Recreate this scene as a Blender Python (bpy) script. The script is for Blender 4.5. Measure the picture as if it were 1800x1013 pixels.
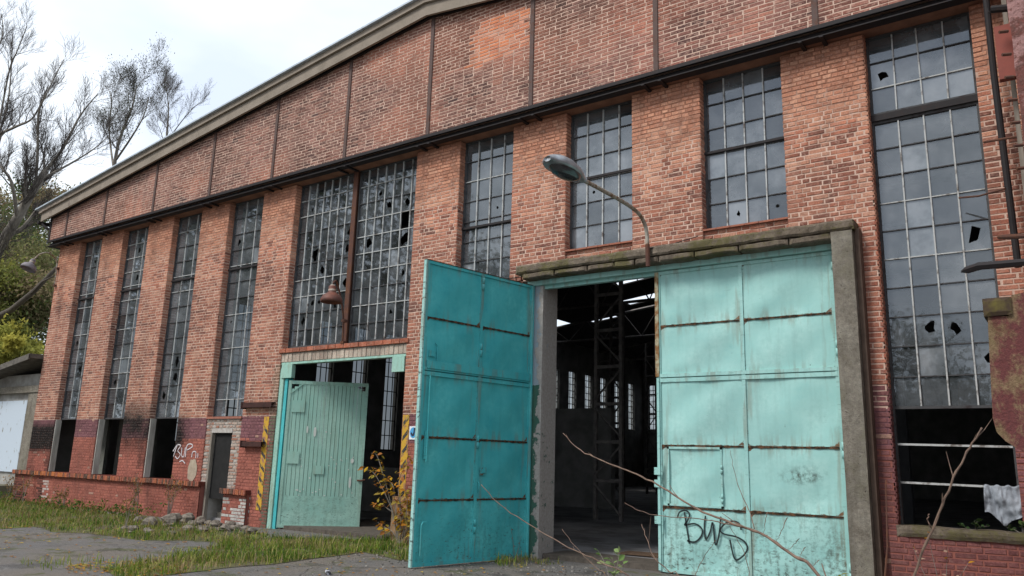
import bpy, math, random
from mathutils import Vector, Matrix, noise
R = random.Random(7)
for o in list(bpy.data.objects): bpy.data.objects.remove(o)
scn = bpy.context.scene
col = scn.collection

# ------------------------------------------------------------------ camera
CAM = Vector((0.0, -12.4, 1.55))
PITCH, ROLL, YAW, FPX = math.radians(12.362), math.radians(1.653), math.radians(35.624), 1388.7
Fw = Vector((-math.sin(YAW)*math.cos(PITCH), math.cos(YAW)*math.cos(PITCH), math.sin(PITCH)))
Rt0 = Fw.cross(Vector((0, 0, 1))).normalized(); Up0 = Rt0.cross(Fw)
Rt = Rt0*math.cos(ROLL)+Up0*math.sin(ROLL); Up = -Rt0*math.sin(ROLL)+Up0*math.cos(ROLL)
cd = bpy.data.cameras.new('camera'); cam = bpy.data.objects.new('camera', cd); col.objects.link(cam)
cd.sensor_width = 36; cd.sensor_fit = 'HORIZONTAL'; cd.lens = FPX/1800*36; cd.clip_start = .05; cd.clip_end = 2000
m = Matrix((Rt, Up, -Fw)).transposed().to_4x4(); m.translation = CAM; cam.matrix_world = m
scn.camera = cam
def proj(P):
    v = Vector(P)-CAM; z = v.dot(Fw)
    if z < .1: return (-9999, -9999, z)
    return (900+FPX*v.dot(Rt)/z, 506.5-FPX*v.dot(Up)/z, z)

# ------------------------------------------------------------------ sky and light (overcast)
SUN_EL, SUN_AZ = math.radians(48), math.radians(205)     # azimuth clockwise from +Y
w = bpy.data.worlds.new('World'); scn.world = w; w.use_nodes = True
nt = w.node_tree; nt.nodes.clear(); N = nt.nodes.new; L = nt.links.new
out = N('ShaderNodeOutputWorld'); bg = N('ShaderNodeBackground'); bg.inputs[1].default_value = .12
sky = N('ShaderNodeTexSky'); sky.sky_type = 'NISHITA'; sky.sun_disc = False
sky.sun_elevation = SUN_EL; sky.sun_rotation = SUN_AZ; sky.air_density = 1.2; sky.dust_density = 2.0
tc = N('ShaderNodeTexCoord'); mp = N('ShaderNodeMapping'); mp.inputs['Scale'].default_value = (1.0, 1.0, 2.2)
L(tc.outputs['Generated'], mp.inputs[0])
n1 = N('ShaderNodeTexNoise'); n1.inputs['Scale'].default_value = 2.3; n1.inputs['Detail'].default_value = 5; n1.inputs['Roughness'].default_value = .5
L(mp.outputs[0], n1.inputs['Vector'])
rmp = N('ShaderNodeValToRGB'); e = rmp.color_ramp.elements
e[0].position = .36; e[0].color = (3.9, 4.35, 5.1, 1); e[1].position = .62; e[1].color = (5.4, 5.7, 6.0, 1)
L(n1.outputs[0], rmp.inputs[0])
mx = N('ShaderNodeMix'); mx.data_type = 'RGBA'; mx.inputs[0].default_value = .9
L(sky.outputs[0], mx.inputs[6]); L(rmp.outputs[0], mx.inputs[7]); L(mx.outputs[2], bg.inputs[0]); L(bg.outputs[0], out.inputs[0])
sd = bpy.data.lights.new('sun', 'SUN'); sun = bpy.data.objects.new('sun', sd); col.objects.link(sun)
sd.energy = 1.5; sd.angle = math.radians(16); sd.color = (1, .97, .92)
dv = Vector((math.sin(SUN_AZ)*math.cos(SUN_EL), math.cos(SUN_AZ)*math.cos(SUN_EL), math.sin(SUN_EL)))
sun.rotation_euler = dv.to_track_quat('Z', 'Y').to_euler(); sun.location = (0, -20, 30)
scn.view_settings.view_transform = 'Standard'; scn.view_settings.look = 'None'
scn.view_settings.exposure = .92; scn.view_settings.gamma = 1; scn.view_settings.use_curve_mapping = False

# ------------------------------------------------------------------ helpers
def lin(r, g, b):
    f = lambda c: (c/255/12.92) if c/255 <= .04045 else ((c/255+.055)/1.055)**2.4
    return (f(r), f(g), f(b))
def vn(x, y, z=0, s=1.0): return noise.noise(Vector((x*s, y*s, z*s)))       # -1..1
def tag(o, label=None, cat=None, group=None, kind=None):
    if label: o['label'] = label
    if cat: o['category'] = cat
    if group: o['group'] = group
    if kind: o['kind'] = kind
    return o
LOC = {}
def put(o, parent):
    if parent is not None:
        o.parent = parent
        o.matrix_parent_inverse = Matrix.Translation(-LOC.get(parent.name, Vector((0, 0, 0))))
def empty(name, loc):
    o = bpy.data.objects.new(name, None); col.objects.link(o); o.location = loc; o.empty_display_size = .2
    LOC[o.name] = Vector(loc); return o
class MB:
    def __init__(s): s.v = []; s.f = []; s.c = []; s.cur = (1, 1, 1); s.m = []
    def add(s, vs, fs, c=None, mi=0):
        b = len(s.v); s.v += [tuple(p) for p in vs]; s.c += [c or s.cur]*len(vs)
        for f in fs: s.f.append(tuple(b+i for i in f)); s.m.append(mi)
    def box(s, x0, x1, y0, y1, z0, z1, c=None, mi=0):
        s.add([(x0,y0,z0),(x1,y0,z0),(x1,y1,z0),(x0,y1,z0),(x0,y0,z1),(x1,y0,z1),(x1,y1,z1),(x0,y1,z1)],
              [(3,2,1,0),(4,5,6,7),(0,1,5,4),(1,2,6,5),(2,3,7,6),(3,0,4,7)], c, mi)
    def obox(s, o, ax, ay, az, c=None, mi=0):      # oriented box: origin corner and three edge vectors
        o = Vector(o); ax = Vector(ax); ay = Vector(ay); az = Vector(az)
        P = [o, o+ax, o+ax+ay, o+ay]; P += [p+az for p in P]
        if ax.cross(ay).dot(az) > 0: F = [(3,2,1,0),(4,5,6,7),(0,1,5,4),(1,2,6,5),(2,3,7,6),(3,0,4,7)]
        else: F = [(0,1,2,3),(7,6,5,4),(4,5,1,0),(5,6,2,1),(6,7,3,2),(7,4,0,3)]
        s.add(P, F, c, mi)
    def tube(s, pts, rad, n=6, c=None, cap=True, mi=0):
        pts = [Vector(p) for p in pts]; k = len(pts)
        if not hasattr(rad, '__len__'): rad = [rad]*k
        t = (pts[1]-pts[0]).normalized(); ref = Vector((0, 0, 1)) if abs(t.z) < .9 else Vector((1, 0, 0))
        u = t.cross(ref).normalized(); V = []; Fc = []
        for i, p in enumerate(pts):
            if 0 < i < k-1: t = (pts[i+1]-pts[i-1])
            elif i == k-1: t = pts[i]-pts[i-1]
            if t.length < 1e-9: t = Vector((0, 0, 1))
            t = t.normalized(); u = (u-t*u.dot(t))
            if u.length < 1e-6: u = t.orthogonal()
            u.normalize(); w_ = t.cross(u)
            for j in range(n):
                a = 2*math.pi*j/n; V.append(p+(u*math.cos(a)+w_*math.sin(a))*rad[i])
        for i in range(k-1):
            for j in range(n): Fc.append((i*n+j, i*n+(j+1) % n, (i+1)*n+(j+1) % n, (i+1)*n+j))
        if cap: Fc.append(tuple(range(n-1, -1, -1))); Fc.append(tuple((k-1)*n+j for j in range(n)))
        s.add(V, Fc, c, mi)
    def build(s, name, mat, parent=None, smooth=False):
        me = bpy.data.meshes.new(name); me.from_pydata(s.v, [], s.f)
        a = me.color_attributes.new('col', 'FLOAT_COLOR', 'POINT')
        a.data.foreach_set('color', [x for c in s.c for x in (c[0], c[1], c[2], c[3] if len(c) > 3 else 1.0)])
        for mm in (mat if isinstance(mat, (list, tuple)) else [mat]): me.materials.append(mm)
        if any(s.m): me.polygons.foreach_set('material_index', s.m)
        if smooth: me.polygons.foreach_set('use_smooth', [True]*len(me.polygons))
        me.update()
        o = bpy.data.objects.new(name, me); col.objects.link(o); put(o, parent); LOC[o.name] = Vector((0, 0, 0)); return o
def lathe(mb, prof, center, axis=(0, 0, 1), n=20, c=None):
    ax = Vector(axis).normalized(); u = ax.orthogonal().normalized(); w_ = ax.cross(u); ce = Vector(center); V = []; F = []
    for r, h in prof:
        for j in range(n):
            a = 2*math.pi*j/n; V.append(ce+ax*h+(u*math.cos(a)+w_*math.sin(a))*r)
    for i in range(len(prof)-1):
        for j in range(n): F.append((i*n+j, i*n+(j+1) % n, (i+1)*n+(j+1) % n, (i+1)*n+j))
    mb.add(V, F, c)

# ------------------------------------------------------------------ materials
class MT:
    def __init__(s, name):
        s.mat = bpy.data.materials.new(name); s.mat.use_nodes = True; s.nt = s.mat.node_tree; s.nt.nodes.clear()
        s.out = s.n('ShaderNodeOutputMaterial'); s.geo = s.n('ShaderNodeNewGeometry')
    def n(s, t, **k):
        x = s.nt.nodes.new(t)
        for a, b in k.items(): setattr(x, a, b)
        return x
    def l(s, a, b): s.nt.links.new(a, b)
    def noise(s, scale, detail=4, rough=.55, stretch=None, dist=0):
        x = s.n('ShaderNodeTexNoise'); x.inputs['Scale'].default_value = scale; x.inputs['Detail'].default_value = detail
        x.inputs['Roughness'].default_value = rough; x.inputs['Distortion'].default_value = dist
        if stretch:
            mp = s.n('ShaderNodeMapping'); mp.inputs['Scale'].default_value = stretch
            s.l(s.geo.outputs['Position'], mp.inputs[0]); s.l(mp.outputs[0], x.inputs['Vector'])
        else: s.l(s.geo.outputs['Position'], x.inputs['Vector'])
        return x.outputs[0]
    def ramp(s, src, p0, p1, c0=(0, 0, 0), c1=(1, 1, 1)):
        x = s.n('ShaderNodeValToRGB'); e = x.color_ramp.elements
        e[0].position = p0; e[0].color = (*c0[:3], 1); e[1].position = p1; e[1].color = (*c1[:3], 1); s.l(src, x.inputs[0]); return x.outputs[0]
    def mix(s, fac, a, b, mode='MIX'):
        x = s.n('ShaderNodeMix', data_type='RGBA', blend_type=mode)
        for k, v in ((0, fac), (6, a), (7, b)):
            if isinstance(v, (int, float)): x.inputs[k].default_value = v
            elif isinstance(v, tuple): x.inputs[k].default_value = (*v[:3], 1)
            else: s.l(v, x.inputs[k])
        return x.outputs[2]
    def math(s, op, a, b=0.0, clamp=False):
        x = s.n('ShaderNodeMath', operation=op); x.use_clamp = clamp
        for k, v in ((0, a), (1, b)):
            if isinstance(v, (int, float)): x.inputs[k].default_value = v
            else: s.l(v, x.inputs[k])
        return x.outputs[0]
    def attr(s, name='col'):
        x = s.n('ShaderNodeAttribute', attribute_name=name); return x
    def xyz(s):
        x = s.n('ShaderNodeSeparateXYZ'); s.l(s.geo.outputs['Position'], x.inputs[0]); return x.outputs
    def finish(s, color, rough=.85, bump=None, bstr=.3, bdist=.01, metal=0.0, spec=.3):
        b = s.n('ShaderNodeBsdfPrincipled'); b.inputs['Specular IOR Level'].default_value = spec
        if isinstance(color, tuple): b.inputs['Base Color'].default_value = (*color[:3], 1)
        else: s.l(color, b.inputs['Base Color'])
        if isinstance(rough, (int, float)): b.inputs['Roughness'].default_value = rough
        else: s.l(rough, b.inputs['Roughness'])
        b.inputs['Metallic'].default_value = metal
        if bump is not None:
            bm = s.n('ShaderNodeBump'); bm.inputs['Strength'].default_value = bstr; bm.inputs['Distance'].default_value = bdist
            s.l(bump, bm.inputs['Height']); s.l(bm.outputs[0], b.inputs['Normal'])
        s.l(b.outputs[0], s.out.inputs[0]); return s.mat

def simple(name, c, c2=None, scale=6, rough=.8, bump=.2, stretch=None, metal=0, spec=.3, lo=.35, hi=.65):
    t = MT(name); nz = t.noise(scale, 6, .6, stretch); c2 = c2 or tuple(x*.6 for x in c)
    return t.finish(t.ramp(nz, lo, hi, c, c2), rough, nz, bump, .01, metal, spec)

def mat_brick():
    t = MT('brick'); a = t.attr(); n1 = t.noise(42, 5, .65); n2 = t.noise(5, 4, .6); n3 = t.noise(150, 2, .6)
    c = t.mix(1, a.outputs['Color'], t.ramp(n1, .25, .75, (.55, .55, .57), (1.4, 1.36, 1.33)), 'MULTIPLY')
    c = t.mix(1, c, t.ramp(n2, .3, .7, (.82, .80, .80), (1.15, 1.14, 1.12)), 'MULTIPLY')
    sm = t.math('MULTIPLY', t.ramp(t.noise(13, 6, .75, (1, 1, 1.6)), .50, .62), .62)           # mortar smeared over the brick faces
    sm = t.math('MULTIPLY', sm, a.outputs['Alpha'])
    c = t.mix(sm, c, t.ramp(n2, .3, .7, (.56, .37, .295), (.44, .25, .185)))
    stn = t.math('MULTIPLY', t.ramp(t.noise(1.1, 6, .65, (1, 1, .35)), .52, .68), .42); c = t.mix(stn, c, (.085, .05, .042)); c = t.mix(t.math('MULTIPLY', t.ramp(t.noise(2.6, 5, .6, (1, 1, .07)), .56, .70), .4), c, (.10, .06, .05))
    return t.finish(c, .92, t.math('ADD', n1, n3), .6, .006, spec=.15)
def mat_mortar():
    t = MT('mortar'); x = t.xyz(); n1 = t.noise(3.0, 5, .6); n2 = t.noise(40, 4, .6)
    c = t.ramp(n2, .3, .7, (.63, .455, .365), (.51, .35, .275))
    c = t.mix(t.math('MULTIPLY', t.ramp(n1, .48, .66), .55), c, (.30, .20, .16))
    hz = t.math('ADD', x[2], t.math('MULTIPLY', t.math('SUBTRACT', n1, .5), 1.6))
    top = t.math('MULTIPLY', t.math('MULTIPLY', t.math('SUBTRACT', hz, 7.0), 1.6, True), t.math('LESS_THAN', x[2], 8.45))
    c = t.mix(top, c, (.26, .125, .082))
    # painted band below 2.43 m (purple over red), with a ragged lower border
    red = t.mix(t.ramp(n1, .35, .65), (.27, .098, .075), (.22, .085, .07))
    pz = t.math('ADD', x[2], t.math('MULTIPLY', t.math('SUBTRACT', n1, .5), .12))
    c = t.mix(t.math('LESS_THAN', x[2], 2.43), c, t.mix(t.math('GREATER_THAN', pz, 1.86), red, (.165, .078, .088)))
    a = t.attr(); c = t.mix(1, c, a.outputs['Color'], 'MULTIPLY')
    return t.finish(c, .95, n2, .4, .006, spec=.1)
def mat_paint(name, base, pale, deep, rust_amt, flake=.60, fs=7, fst=3.2):
    # old gate enamel: col.r = distance to the sheet edge in metres, col.g = dirt weight, col.b = flaking weight
    t = MT(name); a = t.attr(); sp = t.n('ShaderNodeSeparateColor'); t.l(a.outputs['Color'], sp.inputs[0])
    n1 = t.noise(1.6, 5, .6); n2 = t.noise(14, 6, .7); n3 = t.noise(60, 4, .7); st = t.noise(9, 5, .6, (1, 1, .10)); fl = t.noise(fs, 6, .75, (1, 1, fst))
    c = t.ramp(n1, .32, .68, deep, pale); c = t.mix(t.ramp(n2, .35, .7), c, base)
    c = t.mix(t.math('MULTIPLY', t.ramp(st, .50, .75), .30), c, tuple(x*.72 for x in base))
    dirt = t.math('MULTIPLY', t.ramp(t.math('ADD', t.math('MULTIPLY', n2, .6), t.math('MULTIPLY', st, .4)), .47, .60), sp.outputs[1])
    c = t.mix(dirt, c, (.055, .065, .05))
    fk = t.math('MULTIPLY', t.ramp(fl, flake, flake+.03), sp.outputs[2]); c = t.mix(fk, c, (.045, .05, .04))
    ed = t.math('SUBTRACT', 1.0, t.math('MULTIPLY', sp.outputs[0], 22.0), True)
    rs = t.math('MULTIPLY', t.ramp(t.math('ADD', t.math('MULTIPLY', ed, .42), t.math('MULTIPLY', n2, .75)), .62, .70), rust_amt)
    c = t.mix(rs, c, t.ramp(n3, .35, .65, (.035, .018, .012), (.20, .075, .025)))
    ed2 = t.math('SUBTRACT', 1.0, t.math('MULTIPLY', sp.outputs[0], 5.0), True)
    run = t.math('MULTIPLY', t.math('MULTIPLY', t.ramp(st, .52, .62), ed2), .45*rust_amt); c = t.mix(run, c, (.22, .13, .06))
    sc = t.ramp(t.noise(26, 3, .5, (1, 1, .5)),   .775, .785); c = t.mix(sc, c, (.05, .04, .03))
    return t.finish(c, t.ramp(n2, .3, .7, (.48,)*3, (.8,)*3), n2, .2, .004, spec=.3)
def mat_steel(name, c, rust=(.11, .045, .025), amt=.5, rough=.7):
    t = MT(name); n = t.noise(7, 6, .7); n2 = t.noise(45, 4, .7)
    return t.finish(t.mix(t.ramp(n, .62-.3*amt, .78-.3*amt), c, t.ramp(n2, .3, .7, rust, tuple(x*.5 for x in rust))), rough, n2, .3, .004, spec=.35)
def mat_glass():
    t = MT('old_glass'); n = t.noise(.9, 6, .6); n2 = t.noise(2.2, 6, .6)
    tr = t.n('ShaderNodeBsdfTransparent'); tr.inputs[0].default_value = (.50, .56, .60, 1)
    df = t.n('ShaderNodeBsdfDiffuse'); t.l(t.ramp(n2, .3, .7, (.14, .16, .175), (.235, .25, .265)), df.inputs[0])
    gl = t.n('ShaderNodeBsdfGlossy'); gl.inputs['Roughness'].default_value = .02; gl.inputs[0].default_value = (.86, .93, 1, 1)
    bm = t.n('ShaderNodeBump'); bm.inputs['Strength'].default_value = .05; bm.inputs['Distance'].default_value = .02; t.l(n, bm.inputs['Height']); t.l(bm.outputs[0], gl.inputs['Normal'])
    a = t.attr(); sp = t.n('ShaderNodeSeparateColor'); t.l(a.outputs['Color'], sp.inputs[0])
    m1 = t.n('ShaderNodeMixShader'); dirt = t.math('MULTIPLY', t.ramp(n2, .28, .72, (.22,)*3, (.5,)*3), sp.outputs[0], True); t.l(dirt, m1.inputs[0]); t.l(tr.outputs[0], m1.inputs[1]); t.l(df.outputs[0], m1.inputs[2])
    fr = t.n('ShaderNodeFresnel'); fr.inputs[0].default_value = 1.5; k = t.math('MULTIPLY', fr.outputs[0], 2.5, True)
    m2 = t.n('ShaderNodeMixShader'); t.l(k, m2.inputs[0]); t.l(m1.outputs[0], m2.inputs[1]); t.l(gl.outputs[0], m2.inputs[2]); t.l(m2.outputs[0], t.out.inputs[0])
    return t.mat
def mat_leaf(name, tr=.35):
    t = MT(name); a = t.attr(); d = t.n('ShaderNodeBsdfDiffuse'); s = t.n('ShaderNodeBsdfTranslucent'); m_ = t.n('ShaderNodeMixShader'); m_.inputs[0].default_value = tr
    t.l(a.outputs['Color'], d.inputs[0]); t.l(a.outputs['Color'], s.inputs[0]); t.l(d.outputs[0], m_.inputs[1]); t.l(s.outputs[0], m_.inputs[2]); t.l(m_.outputs[0], t.out.inputs[0]); return t.mat
def mat_asphalt():
    t = MT('asphalt'); n = t.noise(.45, 6, .65); n2 = t.noise(6, 6, .75); n3 = t.noise(120, 3, .75); n4 = t.noise(1.3, 6, .7); n5 = t.noise(28, 4, .7)
    c = t.ramp(n3, .34, .68, (.06, .056, .055), (.27, .255, .24)); c = t.mix(t.math('MULTIPLY', t.ramp(n, .45, .58), .75), c, t.ramp(n5, .3, .7, (.235, .20, .165), (.14, .118, .095)))
    c = t.mix(t.math('MULTIPLY', t.ramp(n4, .55, .63), .6), c, (.055, .05, .045))
    c = t.mix(t.math('MULTIPLY', t.ramp(t.noise(1.9, 8, .75), .55, .61), .75), c, t.ramp(n5, .35, .65, (.10, .115, .025), (.06, .07, .02)))
    vo = t.n('ShaderNodeTexVoronoi', feature='DISTANCE_TO_EDGE'); vo.inputs['Scale'].default_value = .55
    ds = t.n('ShaderNodeVectorMath', operation='ADD'); nz = t.n('ShaderNodeTexNoise'); nz.inputs['Scale'].default_value = 1.7; nz.inputs['Detail'].default_value = 5; t.l(t.geo.outputs['Position'], nz.inputs['Vector']); t.l(t.geo.outputs['Position'], ds.inputs[0]); t.l(nz.outputs['Color'], ds.inputs[1]); t.l(ds.outputs[0], vo.inputs['Vector'])
    ck = t.ramp(vo.outputs[0], .008, .03, (1, 1, 1), (0, 0, 0)); c = t.mix(t.math('MULTIPLY', t.math('MULTIPLY', ck, .55), t.ramp(n, .45, .6)), c, (.03, .032, .018))
    return t.finish(c, t.ramp(n4, .45, .65, (.85,)*3, (.5,)*3), t.math('SUBTRACT', t.math('ADD', n3, t.math('MULTIPLY', n2, 2)), ck), .8, .025, spec=.35)
def mat_concrete(name, a, b, moss, mossamt):
    t = MT(name); n1 = t.noise(3, 8, .75); n2 = t.noise(16, 8, .8); n3 = t.noise(90, 4, .8); n4 = t.noise(1.4, 6, .65)
    c = t.mix(t.ramp(n1, .4, .6), a, b); c = t.mix(1, c, t.ramp(n2, .3, .7, (.62,)*3, (1.35,)*3), 'MULTIPLY'); c = t.mix(1, c, t.ramp(n3, .3, .7, (.75,)*3, (1.25,)*3), 'MULTIPLY')
    c = t.mix(t.math('MULTIPLY', t.ramp(t.math('ADD', t.math('MULTIPLY', n4, .6), t.math('MULTIPLY', n2, .4)), .5, .56), mossamt), c, moss)
    pit = t.ramp(t.noise(34, 3, .6), .66, .70); c = t.mix(pit, c, tuple(x*.3 for x in b))
    run = t.math('MULTIPLY', t.ramp(t.noise(5, 5, .6, (1, 1, .08)), .52, .66), .45); c = t.mix(run, c, tuple(x*.45 for x in b))
    return t.finish(c, .95, t.math('SUBTRACT', t.math('ADD', t.math('MULTIPLY', n2, 1.5), n3), pit), .9, .02, spec=.1)

M_BRICK = mat_brick(); M_MORTAR = mat_mortar(); M_GLASS = mat_glass()
M_OUT = mat_paint('pale_turquoise_enamel', (.30, .54, .50), (.38, .605, .565), (.235, .475, .45), .95, .57)
M_IN = mat_paint('deep_teal_enamel', (.055, .41, .43), (.11, .50, .50), (.03, .31, .35), 1.0, .60, 9, 3.0)
M_G2 = mat_paint('faded_green_enamel', (.29, .485, .40), (.35, .53, .45), (.24, .45, .385), .6, .60, 18, 2.6)
M_DARK = mat_steel('black_steel', (.016, .013, .014), (.035, .02, .016), .35, .75)
M_RUST = mat_steel('rusty_steel', (.085, .038, .028), (.15, .06, .03), .6, .85)
M_STUD = mat_steel('brown_steel', (.095, .062, .054), (.13, .06, .04), .4, .8)
M_BARW = mat_steel('pale_glazing_bar', (.44, .45, .44), (.15, .12, .10), .40, .8)
M_BARD = mat_steel('dark_glazing_bar', (.06, .06, .062), (.04, .03, .03), .4, .8)
M_CONC = mat_concrete('weathered_concrete', (.29, .265, .22), (.21, .185, .15), (.12, .115, .065), .35)
M_FASC = simple('tan_fascia_concrete', (.275, .23, .185), (.215, .18, .142), 2.6, .9, .25)
M_ROOF = simple('roofing_sheet', (.48, .54, .60), (.34, .39, .44), 5, .55, .1)
M_ROOFIN = simple('sooty_roof_boards', (.045, .04, .038), (.022, .02, .02), 4, .95, .2)
M_ASPH = mat_asphalt(); M_LEAF = mat_leaf('leaf'); M_GRASS = mat_leaf('grass_blade', .25)
M_BARK = simple('bark', (.25, .225, .19), (.12, .105, .09), 5, .95, .6, (1, 1, .3))
M_TWIGD = simple('dark_twig', (.10, .085, .075), (.055, .048, .045), 6, .95, .3)
M_WOOD = simple('grey_weathered_wood', (.27, .235, .195), (.13, .11, .09), 12, .9, .4, (1, 1, .15))
M_PLAST = simple('grey_plaster', (.40, .39, .365), (.24, .225, .20), 2.6, .95, .4)

HALL = empty('brick_factory_hall', (-11.0, 0, -.14))
tag(HALL, 'long red brick factory hall with tall gridded windows under a low gable roof', 'factory hall')
GZ = -.14                                            # outside ground level

# ------------------------------------------------------------------ ground
def ground_mesh():
    mb = MB(); mb.add([(-260, -260, GZ), (260, -260, GZ), (260, 300, GZ), (-260, 300, GZ)], [(0, 1, 2, 3)])
    return tag(mb.build('ground', M_ASPH), kind='structure')
ground_mesh()
t_ = MT('hall_floor'); na = t_.noise(1.1, 6, .65); nb = t_.noise(30, 4, .7)
M_FLOOR = t_.finish(t_.mix(t_.ramp(na, .42, .6), (.31, .30, .30), (.17, .16, .155)), .8, nb, .4, .01)
mb = MB(); mb.box(-28.0, 6.4, .25, 45.0, -.5, -.06); FLOOR = tag(mb.build('hall_floor', M_FLOOR), kind='structure')

t_ = MT('floor_darkening'); nb = t_.noise(9, 6, .7)
M_DARKEN = t_.finish(t_.ramp(nb, .35, .65, (.12, .10, .082), (.065, .055, .045)), .95, nb, .6, .02)
mb = MB(); mb.box(-15.6, -11.7, .13, 3.2, -.3, -.052); tag(mb.build('darkening_slab', M_DARKEN), kind='structure')  # dark slab added over the lit floor lip to tone its brightness down
mb = MB(); mb.box(-8.1, -5.8, .10, .9, -.3, -.050); tag(mb.build('threshold', M_DARKEN), kind='structure')  # same added dark cover over the floor edge in the main gateway
# ------------------------------------------------------------------ brickwork
YG = -.28; RIDGE = -11.15
def roof_z(x): return 11.49-.1216*abs(x-RIDGE)
OPEN = [(-26.68, -25.29), (-24.02, -22.57), (-21.25, -19.83), (-18.54, -17.06), (-15.77, -11.62), (-10.37, -8.95), (-7.68, -6.24), (-4.92, -3.48), (-2.19, -.72)]
PIER = [(-28.10, -26.68), (-25.29, -24.02), (-22.57, -21.25), (-19.83, -18.54), (-17.06, -15.77), (-11.62, -10.37), (-8.95, -7.68), (-6.24, -4.92), (-3.48, -2.19), (-.72, .9)]
ZTOP = 8.33; BL, BH, JT = .246, .059, .018; CR = BH+JT
recs = []                                            # every brick: frame, u0,u1,z0,z1,n, colour, owner
GAB = [(.235, .112, .09), (.165, .082, .068), (.275, .14, .113), (.12, .068, .061), (.31, .15, .113), (.09, .056, .055), (.255, .138, .116), (.20, .105, .09)]
PIR = [(.44, .198, .14), (.36, .152, .108), (.50, .262, .192), (.29, .122, .09), (.20, .09, .072), (.54, .315, .24), (.41, .20, .148), (.15, .076, .065)]
PIR = [(a*1.06, b*.99, c_*.89) for a, b, c_ in PIR]; GAB = [(a*.96, b*.96, c_*.94) for a, b, c_ in GAB]
GORD = sorted(range(len(GAB)), key=lambda i: sum(GAB[i])); PORD = sorted(range(len(PIR)), key=lambda i: sum(PIR[i]))
def soot(x, z):
    n = .5+.5*vn(x, z, 3.1, 2.3)+.25*vn(x, z, 9, 7)
    s = 0
    if x < -26.6: s = max(0, min(1, (2.2-abs(z-1.82)/.26+.5*(n-.5))))
    if x < -27.6 or -26.85 < x < -26.5: s = max(s, (2.3-z)/1.6*n) if z < 2.35 else s
    if -22.6 < x < -21.1: s = max(s, min(1, max(0, 1.35-abs(z-2.2)/.65))*(.35+1.1*n))
    if -21.6 < x < -21.1: s = max(s, (.9 if 1.0 < z < 2.6 else 0)*n)
    if -19.95 < x < -18.9: s = max(s, max(0, 1.25-(x+19.85)/.55)*max(0, 1.3-abs(z-1.95)/.6)*(.6+n))
    if -25.4 < x < -24: s = max(s, .35*max(0, 1-abs(z-2.2)/.3)*n)
    return max(0, min(1, s))
def brick_col(x, z, kind, r):
    if kind == 'gable':
        c = GAB[GORD[int(min(.999, max(0, .5+.55*(r.random()-.5)+.42*vn(x, z, 21, .9)+.3*vn(x, z, 31, 3)))*len(GAB))]]; k = .97+.42*vn(x, z, 1.7, .55)+.22*vn(x, z, 5, 1.9)
        o = max(0, min(.8, 2.2*vn(x*.5, z*1.0, 8.2, .8)-.25)); c = tuple(a*(1-o)+b*o for a, b in zip(c, (.40, .165, .11)))
        if -9.95+.12*vn(z, 1, 2, 3) < x < -8.50 and 9.78+.15*vn(x, z, 2, 3)+max(0, x+9.3)*.1 < z < 10.80+.10*vn(x, 4, 2, 4) and not (x < -9.75 and z > 10.6):
            return (*[(.58, .215, .11), (.50, .19, .11), (.56, .27, .18)][int(r.random()*3)], .25)
        elif abs(x+9.2) < 1.8 and z > 9.9: k *= .60
        if x > -6.5: c = (c[0]*1.10+.02, c[1]*1.02+.006, c[2]+.004)
    elif kind == 'pale':
        c = [(.40, .34, .29), (.36, .26, .21), (.44, .41, .37), (.33, .17, .12)][int(r.random()*4)]; k = 1
        return (*[a*k for a in c], .9)
    else:
        c = PIR[PORD[int(min(.999, max(0, .55+.75*(r.random()-.5)+.3*vn(x, z, 21, 1.1)+.25*vn(x, z, 31, 3)))*len(PIR))]]; k = 1+.14*vn(x, z, 4, .9)
        if z > 6.9: c = tuple(a*.55+b*.45 for a, b in zip(c, (.47, .245, .155)))
        elif x > -2.48 and z < 5.2: c = tuple(a*.4+b*.6 for a, b in zip(c, (.34, .125, .085)))
        elif z < 6.2: c = tuple((a*.75+b*.25)*.88 for a, b in zip(c, (.27, .115, .09)))
        pl = 2.72 if x > -3.6 else 2.43
        if z < pl and kind != 'raw':
            pz = 1.86+.08*vn(x, 0, 2, 1.5)
            base = (.195, .088, .098) if z > pz else (.315, .112, .083)
            if x > -3.6: base = (.22, .092, .095) if z > 1.3 else (.17, .068, .066)
            k = 1+.12*r.uniform(-1, 1)+.15*vn(x, z, 6, 1.3); c = base
            if -15.99 < x < -15.7: c = (.13, .125, .085)
            if r.random() < .02: c = (.36, .22, .17)
            if z < .52 and ((-16.72 < x < -16.5 and z < .5) or (-16.98 < x < -16.5 and z < .28+.4*vn(x, 1, 1, 3)) or (-17.36 < x < -17.12 and r.random() < .6)): c = (.46, .46, .43); k = r.uniform(.8, 1.1)
            if -26.5 < x < -26.1 and .0 < z < .55 and r.random() < .7: c = (.44, .38, .35); k = 1
            s = soot(x, z); c = tuple(a*k*(1-s)+.016*s for a in c); return (*c, .22)
        if -15.99 < x < -15.7 and z < 3.7: c = tuple(a*.45+b*.55 for a, b in zip(c, (.12, .125, .085)))
        s = soot(x, z); return (*[a*k*(1-s)+.02*s for a in c], .8)
    return (*[max(.02, a*k) for a in c], 1.0)
def front(y): return lambda u, z, n: (u, y-n, z)
def sideR(x): return lambda u, z, n: (x+n, u, z)
def sideL(x): return lambda u, z, n: (x-n, u, z)
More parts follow.
